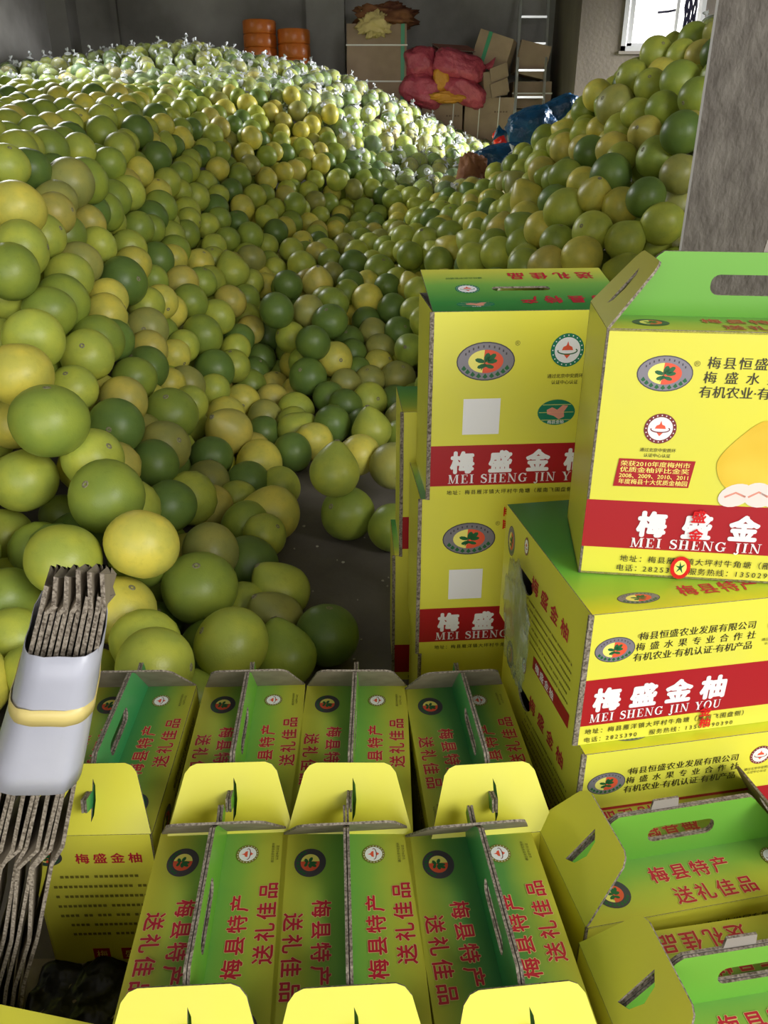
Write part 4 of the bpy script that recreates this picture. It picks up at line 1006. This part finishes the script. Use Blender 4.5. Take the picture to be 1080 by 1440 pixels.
sleeve('yellow_strap', .652, .664, .0016, M_strap, 1)
mb = MB(); mb.box((-.24, -.1, 0), (.0, .1, .012), K_kraft); put('bottom_board', mb.mesh('bottom_board'), t)

# dark plastic sheet on the floor in the gap, and the carton whose edge enters at the lower left corner
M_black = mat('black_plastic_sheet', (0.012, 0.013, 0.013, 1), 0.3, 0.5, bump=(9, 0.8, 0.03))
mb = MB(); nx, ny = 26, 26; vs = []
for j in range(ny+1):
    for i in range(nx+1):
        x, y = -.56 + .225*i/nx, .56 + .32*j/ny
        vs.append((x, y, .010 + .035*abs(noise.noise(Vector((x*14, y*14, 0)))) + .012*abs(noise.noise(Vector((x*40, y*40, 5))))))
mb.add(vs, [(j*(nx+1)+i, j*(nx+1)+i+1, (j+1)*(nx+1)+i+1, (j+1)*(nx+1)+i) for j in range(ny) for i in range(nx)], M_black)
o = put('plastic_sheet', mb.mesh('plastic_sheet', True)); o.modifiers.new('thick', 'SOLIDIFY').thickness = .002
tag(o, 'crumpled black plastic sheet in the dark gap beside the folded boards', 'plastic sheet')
t = thing('open_carton', 'yellow carton edge at the lower left corner, raw corrugated rim', 'carton', (-.340, .600, 0), 169)
for nm, M, wd in (('wall_panel', frame_matrix((0, 0, 0), (1, 0, 0), (0, 0, 1)), .27), ('wall_panel', frame_matrix((.27, 0, 0), (0, 1, 0), (0, 0, 1)), .2), ('wall_panel', frame_matrix((.27, .2, 0), (-1, 0, 0), (0, 0, 1)), .27), ('wall_panel', frame_matrix((0, .2, 0), (0, -1, 0), (0, 0, 1)), .2)):
    put(nm, sheet(nm, rc(0, 0, wd, .292), [], P_yel, None, None, .005)(), t, M)
put('lid_flap', sheet('lid_flap', rc(0.002, 0, .268, .198), [], P_yel, None, K_edge, .006)(), t, frame_matrix((0, .001, .300), (1, 0, 0), (0, 1, -.03)))

random.seed(5); mb = MB(); M_chip = mat('pale_litter', (0.5, 0.46, 0.38, 1), 0.8)
for k in range(34):
    x, y = random.uniform(-.36, .02), random.uniform(1.5, 2.9); r_ = random.uniform(.002, .006); a0 = random.random()*6
    pts = [(x + r_*random.uniform(.5, 1.3)*math.cos(a0+q*1.257), y + r_*random.uniform(.5, 1.3)*math.sin(a0+q*1.257)) for q in range(5)]
    mb.add([(px, py, .0005) for px, py in pts] + [(px, py, .003) for px, py in pts], [(5, 6, 7, 8, 9)] + [(q, (q+1) % 5, 5+(q+1) % 5, 5+q) for q in range(5)], M_chip)
o = put('floor_litter', mb.mesh('floor_litter'), kind='stuff'); tag(o, 'tiny pale scraps scattered on the bare dark floor', 'litter')
# crumpled clear film pushed between the two stacks
M_film = MATS.get('film') or M_bag
def crumple(name, c, s, seed, material, amp=.35, f_=2.2, nu=40, nv=26, e=.8, rot=(0, 0, 0), ridge=True):
    mb = MB(); vs = []
    from mathutils import Euler
    Rm = Euler([R(a) for a in rot]).to_matrix()
    for j in range(nv+1):
        t_ = math.pi*j/nv
        for i in range(nu):
            a = 2*math.pi*i/nu; d = Vector((math.sin(t_)*math.cos(a), math.sin(t_)*math.sin(a), math.cos(t_)))
            q = d*f_ + Vector((seed*3.1, seed*1.7, 0)); nn = noise.noise(q) + .5*(1-2*abs(noise.noise(q*2.3))) * (1 if ridge else 0) + .25*(1-2*abs(noise.noise(q*5.1)))
            r_ = 1 + amp*nn*.6
            p_ = Vector([math.copysign(abs(d[k])**e, d[k])*s[k]*r_ for k in range(3)])
            p_ = Rm @ p_; vs.append((p_.x, p_.y, p_.z))
    mb.add(vs, [(j*nu+i, (j+1)*nu+i, (j+1)*nu+(i+1) % nu, j*nu+(i+1) % nu) for j in range(nv) for i in range(nu)], material)
    o = put(name, mb.mesh(name, True)); o.location = c; return o
M_clear = mat('crumpled_clear_film', (0.25, 0.32, 0.22, 1), 0.12, 0.9)
nt = M_clear.node_tree; tr = nt.nodes.new('ShaderNodeBsdfTransparent'); mx = nt.nodes.new('ShaderNodeMixShader'); mx.inputs[0].default_value = .35
nt.links.new(tr.outputs[0], mx.inputs[1]); nt.links.new(nt.nodes['Principled BSDF'].outputs[0], mx.inputs[2]); nt.links.new(mx.outputs[0], nt.nodes['Material Output'].inputs[0])
tag(crumple('plastic_film', (.226, 1.16, .50), (.010, .085, .08), 4, M_clear, .5, 2.6), 'crumpled clear plastic film squeezed between the two carton stacks', 'plastic film')

# ------------------------------------------------------------------ goods along the back wall
mb = MB(); mb.box((-2.6, 10.95, 0), (-.99, 12.0, 1.82), M_wall); struct('trim_4', mb)
mb = MB(); mb.box((-.49, 10.95, 0), (2.15, 12.0, .62), M_wall); struct('trim_5', mb)
M_orange = mat('orange_plastic_wrap', srgb(215, 122, 45), 0.32, 0.5, var=(6, srgb(198, 104, 38), 4), bump=(16, .4, .01))
def wrapped_tyre(cx, cy, z0, h, r, label):
    mb = MB(); prof = [(r*.55, 0), (r*.96, 0), (r, h*.08), (r*1.005, h*.5), (r, h*.92), (r*.96, h), (r*.55, h), (r*.50, h*.8), (r*.50, h*.2)]; n = 28; vs = []
    for rr, z in prof: vs += [((rr + .004*math.sin(i*2.7+z*40))*math.cos(2*math.pi*i/n), (rr + .004*math.sin(i*2.7+z*40))*math.sin(2*math.pi*i/n), z) for i in range(n)]
    k = len(prof); mb.add(vs, [(j*n+i, j*n+(i+1) % n, ((j+1) % k)*n+(i+1) % n, ((j+1) % k)*n+i) for j in range(k) for i in range(n)], M_orange)
    o = put('wrapped_tyre', mb.mesh('wrapped_tyre', True)); o.location = (cx, cy, z0); tag(o, label, 'tyre', 'orange wrapped tyres by the wall')
for k, nm in enumerate(('lowest visible', 'middle', 'topmost')):
    pass
for z0, h, lab in ((2.425, .145, 'orange wrapped tyre on top of the taller stack by the wall'), (2.28, .143, 'orange wrapped tyre second from the top of the taller stack'), (2.135, .143, 'orange wrapped tyre third from the top of the taller stack, half sunk behind the bags'),
                   (1.98, .153, 'orange wrapped tyre at the base of the taller stack'), (1.822, .156, 'orange wrapped tyre under all others of the taller stack')):
    wrapped_tyre(-1.52, 11.3, z0, h, .200, lab)
for z0, h, lab in ((2.32, .155, 'orange wrapped tyre on top of the lower stack beside the pier'), (2.16, .158, 'orange wrapped tyre second from the top of the lower stack'), (2.0, .158, 'orange wrapped tyre third from the top of the lower stack'), (1.822, .176, 'orange wrapped tyre at the base of the lower stack')):
    wrapped_tyre(-1.105, 11.3, z0, h, .197, lab)

K_box = mat('brown_carton_board', srgb(165, 142, 120), 0.8, 0.2, var=(5, srgb(150, 128, 108), 4))
K_boxd = mat('brown_carton_dark_print', srgb(120, 100, 84), 0.8, 0.2)  # darker brown of the lid seam and stencilled marks
M_gtape = mat('green_tape', srgb(45, 140, 95), 0.4); M_strapw = mat('white_strap', srgb(225, 222, 215), 0.4)
def brown_box(label, c, size, yaw=0, rx=0, ry=0, stripe=None, straps=(), flaps=False, mark=False):
    """c: centre of the base"""
    t = thing('brown_carton', label, 'carton', c, yaw, 'brown cartons by the back wall'); t.rotation_euler = (R(rx), R(ry), R(yaw))
    sx, sy, sz = size; mb = MB()
    vs = []; b_ = .006                                              # slightly bowed box with chamfered edges
    for z in (0, b_, sz*.5, sz-b_, sz):
        g = b_ if z in (0, sz) else 0; bow = .006 if z == sz*.5 else 0
        for x, y in ((-sx/2+g, -sy/2-bow), (sx/2-g, -sy/2-bow), (sx/2+bow, -sy/2+g), (sx/2+bow, sy/2-g), (sx/2-g, sy/2), (-sx/2+g, sy/2), (-sx/2-bow, sy/2-g), (-sx/2-bow, -sy/2+g)):
            vs.append((x, y, z))
    n = 8; mb.add(vs, [(r*n+i, r*n+(i+1) % n, (r+1)*n+(i+1) % n, (r+1)*n+i) for r in range(4) for i in range(n)] + [tuple(range(7, -1, -1)), tuple(range(32, 40))], K_box)
    put('carton_body', mb.mesh('carton_body'), t)
    mb = MB(); mb.box((-sx/2+.01, -.0015, sz), (sx/2-.01, .0015, sz+.002), K_boxd); put('lid_seam', mb.mesh('lid_seam'), t)
    if stripe is not None:
        mb = MB(); mb.box((stripe, -sy/2-.010, .0), (stripe+.045, -sy/2-.007, sz), M_gtape); mb.box((stripe, -sy/2-.010, sz), (stripe+.045, sy/2, sz+.003), M_gtape); put('green_tape_strip', mb.mesh('green_tape_strip'), t)
    for kind, v in straps:
        mb = MB()
        if kind == 'h': mb.box((-sx/2-.012, -sy/2-.014, v), (sx/2+.012, -sy/2-.009, v+.016), M_strapw)
        else: mb.tube([(v, -sy/2-.011, .0), (v+.01, -sy/2-.012, sz*.5), (v+.02, -sy/2-.011, sz+.004), (v+.02, sy/2, sz+.004)], .007, M_strapw, 6)
        put('packing_strap', mb.mesh('packing_strap'), t)
    if mark:
        mb = MB()
        for k in range(5): mb.box((sx*.1+k*.035, -sy/2-.0085, sz*.72), (sx*.1+k*.035+.022, -sy/2-.007, sz*.72+.02), K_boxd)
        put('stencilled_marks', mb.mesh('stencilled_marks'), t)
    if flaps:
        for k, (dz, a) in enumerate(((.0, 10), (-.17, -20))):
            mb = MB(); mb.slab(rc(0, 0, sx*.8, .16), [], .006, K_box, K_box, K_edge)
            put('carton_flap', mb.mesh('carton_flap'), t, frame_matrix((-sx*.2, -sy/2-.012, sz*.55+dz), (1, 0, .2), (.2, -.25+.1*k, .9)))
    return t
brown_box('tall brown carton with green tape and a white strap, beside the pier', (-.088, 11.35, 1.30), (.72, .55, 1.215), 0, straps=(('h', .985), ('h', .60)), stripe=.29)
brown_box('brown carton underneath the tall taped carton', (-.088, 11.35, .625), (.76, .58, .67), 0)
brown_box('large brown carton with vertical straps right of the sacks', (1.30, 11.25, 1.13), (.60, .5, .60), 0, straps=(('v', -.14), ('v', .10)), mark=True)
brown_box('brown carton below the pink sacks, with one strap and dark marks', (.72, 11.28, 1.10), (.50, .5, .58), 0, straps=(('v', .12),), mark=True)
brown_box('brown carton under the strapped ones, foot of the pile', (1.02, 11.3, .625), (1.1, .55, .465), 0)
brown_box('tilted brown carton with a green tape stripe on top of the pile', (1.30, 11.25, 2.06), (.42, .4, .36), -14, 0, 17, stripe=-.10)
brown_box('small brown carton with open flaps beside the pink sacks', (1.33, 11.15, 1.74), (.30, .3, .28), 18, 0, -8, flaps=True)
brown_box('brown carton behind the ladder, upper', (1.80, 11.45, 1.98), (.38, .35, .36), 0, 0, 12)
brown_box('brown carton behind the ladder, middle', (1.86, 11.5, 1.62), (.48, .4, .30), 0, straps=(('h', .16),))
brown_box('brown carton behind the ladder foot', (1.84, 11.5, .625), (.52, .45, .98), 0, straps=(('h', .85), ('h', .6)))

M_pink = mat('pink_woven_sack', srgb(190, 82, 98), 0.38, 0.5, var=(5, srgb(165, 60, 78), 4), bump=(14, .9, .03))
M_blue = mat('blue_plastic_sack', srgb(22, 82, 120), 0.3, 0.5, var=(5, srgb(14, 55, 90), 4), bump=(12, .9, .03))
M_redb = mat('bright_red_bag', srgb(235, 35, 25), 0.35, bump=(14, .8, .03))
M_brownp = mat('crumpled_brown_paper', srgb(150, 100, 62), 0.7, 0.3, var=(5, srgb(120, 72, 48), 4), bump=(14, .9, .02))
M_yelb = mat('yellow_sack_end', srgb(205, 140, 40), 0.5, bump=(14, .8, .03))
def sack(label, c, s, seed, m, cat='sack', name='filled_sack', rot=(0, 0, 0), group=None, tail=None, amp=.3):
    o = crumple(name, c, s, seed, m, amp, 1.7, 44, 28, .72, rot)
    tag(o, label, cat, group)
    if tail:
        mb = MB(); a = Vector(tail[0]); b = Vector(tail[1]); n = 12; vs = []
        for q, rad in enumerate((.05, .018, .035, .075)):
            p_ = a.lerp(b, q/3); vs += [tuple(p_ + Vector((rad*(.35)*math.cos(2*math.pi*i/n), rad*math.sin(2*math.pi*i/n)*(1+.3*math.sin(i*3)), rad*math.cos(2*math.pi*i/n)))) for i in range(n)]
        mb.add(vs, [(r*n+i, r*n+(i+1) % n, (r+1)*n+(i+1) % n, (r+1)*n+i) for r in range(3) for i in range(n)], m); put('gathered_neck', mb.mesh('gathered_neck', True), o)
    return o
GS = 'pink sacks piled by the back wall'
sack('pink sack upper left of the pile, next to the tall taped carton', (.46, 11.15, 2.10), (.20, .19, .17), 1, M_pink, group=GS)
sack('pink sack at the bottom of the pile, next to the tall taped carton', (.50, 11.1, 1.80), (.27, .2, .17), 2, M_pink, group=GS, rot=(0, 12, 0))
sack('pink sack lying on top with its gathered neck to the open-flapped carton', (.90, 11.05, 2.06), (.30, .19, .15), 3, M_pink, group=GS, rot=(0, 14, 0), tail=((.24, 0, -.02), (.42, -.02, .03)))
sack('pink sack slanting down to the large strapped carton', (.98, 11.05, 1.80), (.27, .19, .13), 5, M_pink, group=GS, rot=(0, 26, 0))
sack('yellow-brown sack end pushed between the pink sacks', (.70, 11.0, 1.93), (.10, .12, .16), 6, M_yelb, 'sack', 'sack_end')
sack('crumpled yellow plastic below the pink sacks', (.78, 10.98, 1.735), (.20, .12, .055), 7, M_yelb, 'plastic', 'crumpled_plastic', amp=.6)
M_pap = mat('brown_sheet_paper', srgb(140, 95, 62), .75, .2, var=(4, srgb(95, 55, 42), 4), bump=(9, .8, .03))
M_straw = mat('pale_straw_sheet', srgb(205, 185, 120), .7, bump=(12, .8, .02))
tag(crumple('brown_paper', (.02, 11.25, 2.60), (.30, .22, .11), 9, M_pap, .9, 2.4), 'heap of crumpled brown paper on top of the tall taped carton', 'paper')
tag(crumple('straw_wisp', (-.12, 11.02, 2.50), (.13, .05, .09), 12, M_straw, 1.2, 3.2), 'pale frayed wisp hanging over the tall taped carton', 'straw')
# flattened cartons on the sacks
t = thing('flattened_cartons', 'flattened reddish brown cartons lying on top of the pink sacks', 'cardboard', (.82, 11.2, 2.22))
for k in range(3):
    mb = MB(); mb.slab(rc(-.24, -.16, .24, .16), [], .008, mat('reddish_board', srgb(150, 92, 80), .8), K_box, K_edge)
    put('flat_board', mb.mesh('flat_board'), t, Matrix.Translation((.02*k, -.02*k, .028*k)) @ Matrix.Rotation(R(9-4*k), 4, 'Y') @ Matrix.Rotation(R(14*k-8), 4, 'Z') @ Matrix.Rotation(R(16), 4, 'X'))
# ladder leaning on the wall
t = thing('aluminium_ladder', 'bare aluminium ladder leaning on the back wall', 'ladder', (1.55, 9.9, 0))
M_lad = mat('ladder_aluminium', (0.78, 0.79, 0.80, 1), 0.28, 0.5, 0.75)
P0, P1, Q0, Q1 = Vector((1.50, 10.15, .02)), Vector((1.74, 11.98, 3.45)), Vector((1.855, 10.15, .02)), Vector((2.085, 11.98, 3.45))
off = Vector((1.55, 9.9, 0))
def bar(a, b, w, d):
    a = Vector(a)-off; b = Vector(b)-off; ax = (b-a).normalized(); u = ax.cross(Vector((0, 1, 0))).normalized(); v = ax.cross(u)
    mb = MB(); vs = [p_ + u*i*w + v*j*d for p_ in (a, b) for i, j in ((-1, -1), (1, -1), (1, 1), (-1, 1))]
    mb.add(vs, [(3, 2, 1, 0), (4, 5, 6, 7)] + [(i, (i+1) % 4, 4+(i+1) % 4, 4+i) for i in range(4)], M_lad); return mb
put('ladder_rail', bar(P0, P1, .017, .03).mesh('ladder_rail'), t); put('ladder_rail', bar(Q0, Q1, .012, .03).mesh('ladder_rail'), t)
RU = []
for k in range(11):
    u = .06 + .088*k; put('ladder_rung', bar(P0.lerp(P1, u), Q0.lerp(Q1, u), .012, .018).mesh('ladder_rung'), t)
# sacks between the heaps
GB = 'blue sacks between the heaps'
sack('shiny blue plastic sack with a gathered neck, upper of two between the heaps', (1.47, 8.75, 1.34), (.25, .22, .19), 11, M_blue, group=GB, tail=((-.22, 0, -.02), (-.36, 0, -.02)), rot=(0, -14, 0))
sack('end of the blue sack touching the right heap', (1.72, 8.8, 1.50), (.20, .16, .12), 15, M_blue, group=GB, rot=(0, -20, 0))
sack('dark blue plastic sack lying lower, beside the brown crumpled bag', (1.02, 7.75, 1.06), (.25, .22, .15), 13, M_blue, group=GB, rot=(0, -10, 0))
sack('crumpled brown paper bag in front of the lower blue sack', (.745, 7.35, .95), (.115, .12, .17), 14, M_brownp, 'bag', 'paper_bag', amp=.55, rot=(0, 12, 0))
sack('small bright red plastic bag behind the blue sacks', (1.25, 9.0, 1.27), (.12, .10, .08), 16, M_redb, 'bag', 'plastic_bag', amp=.5)
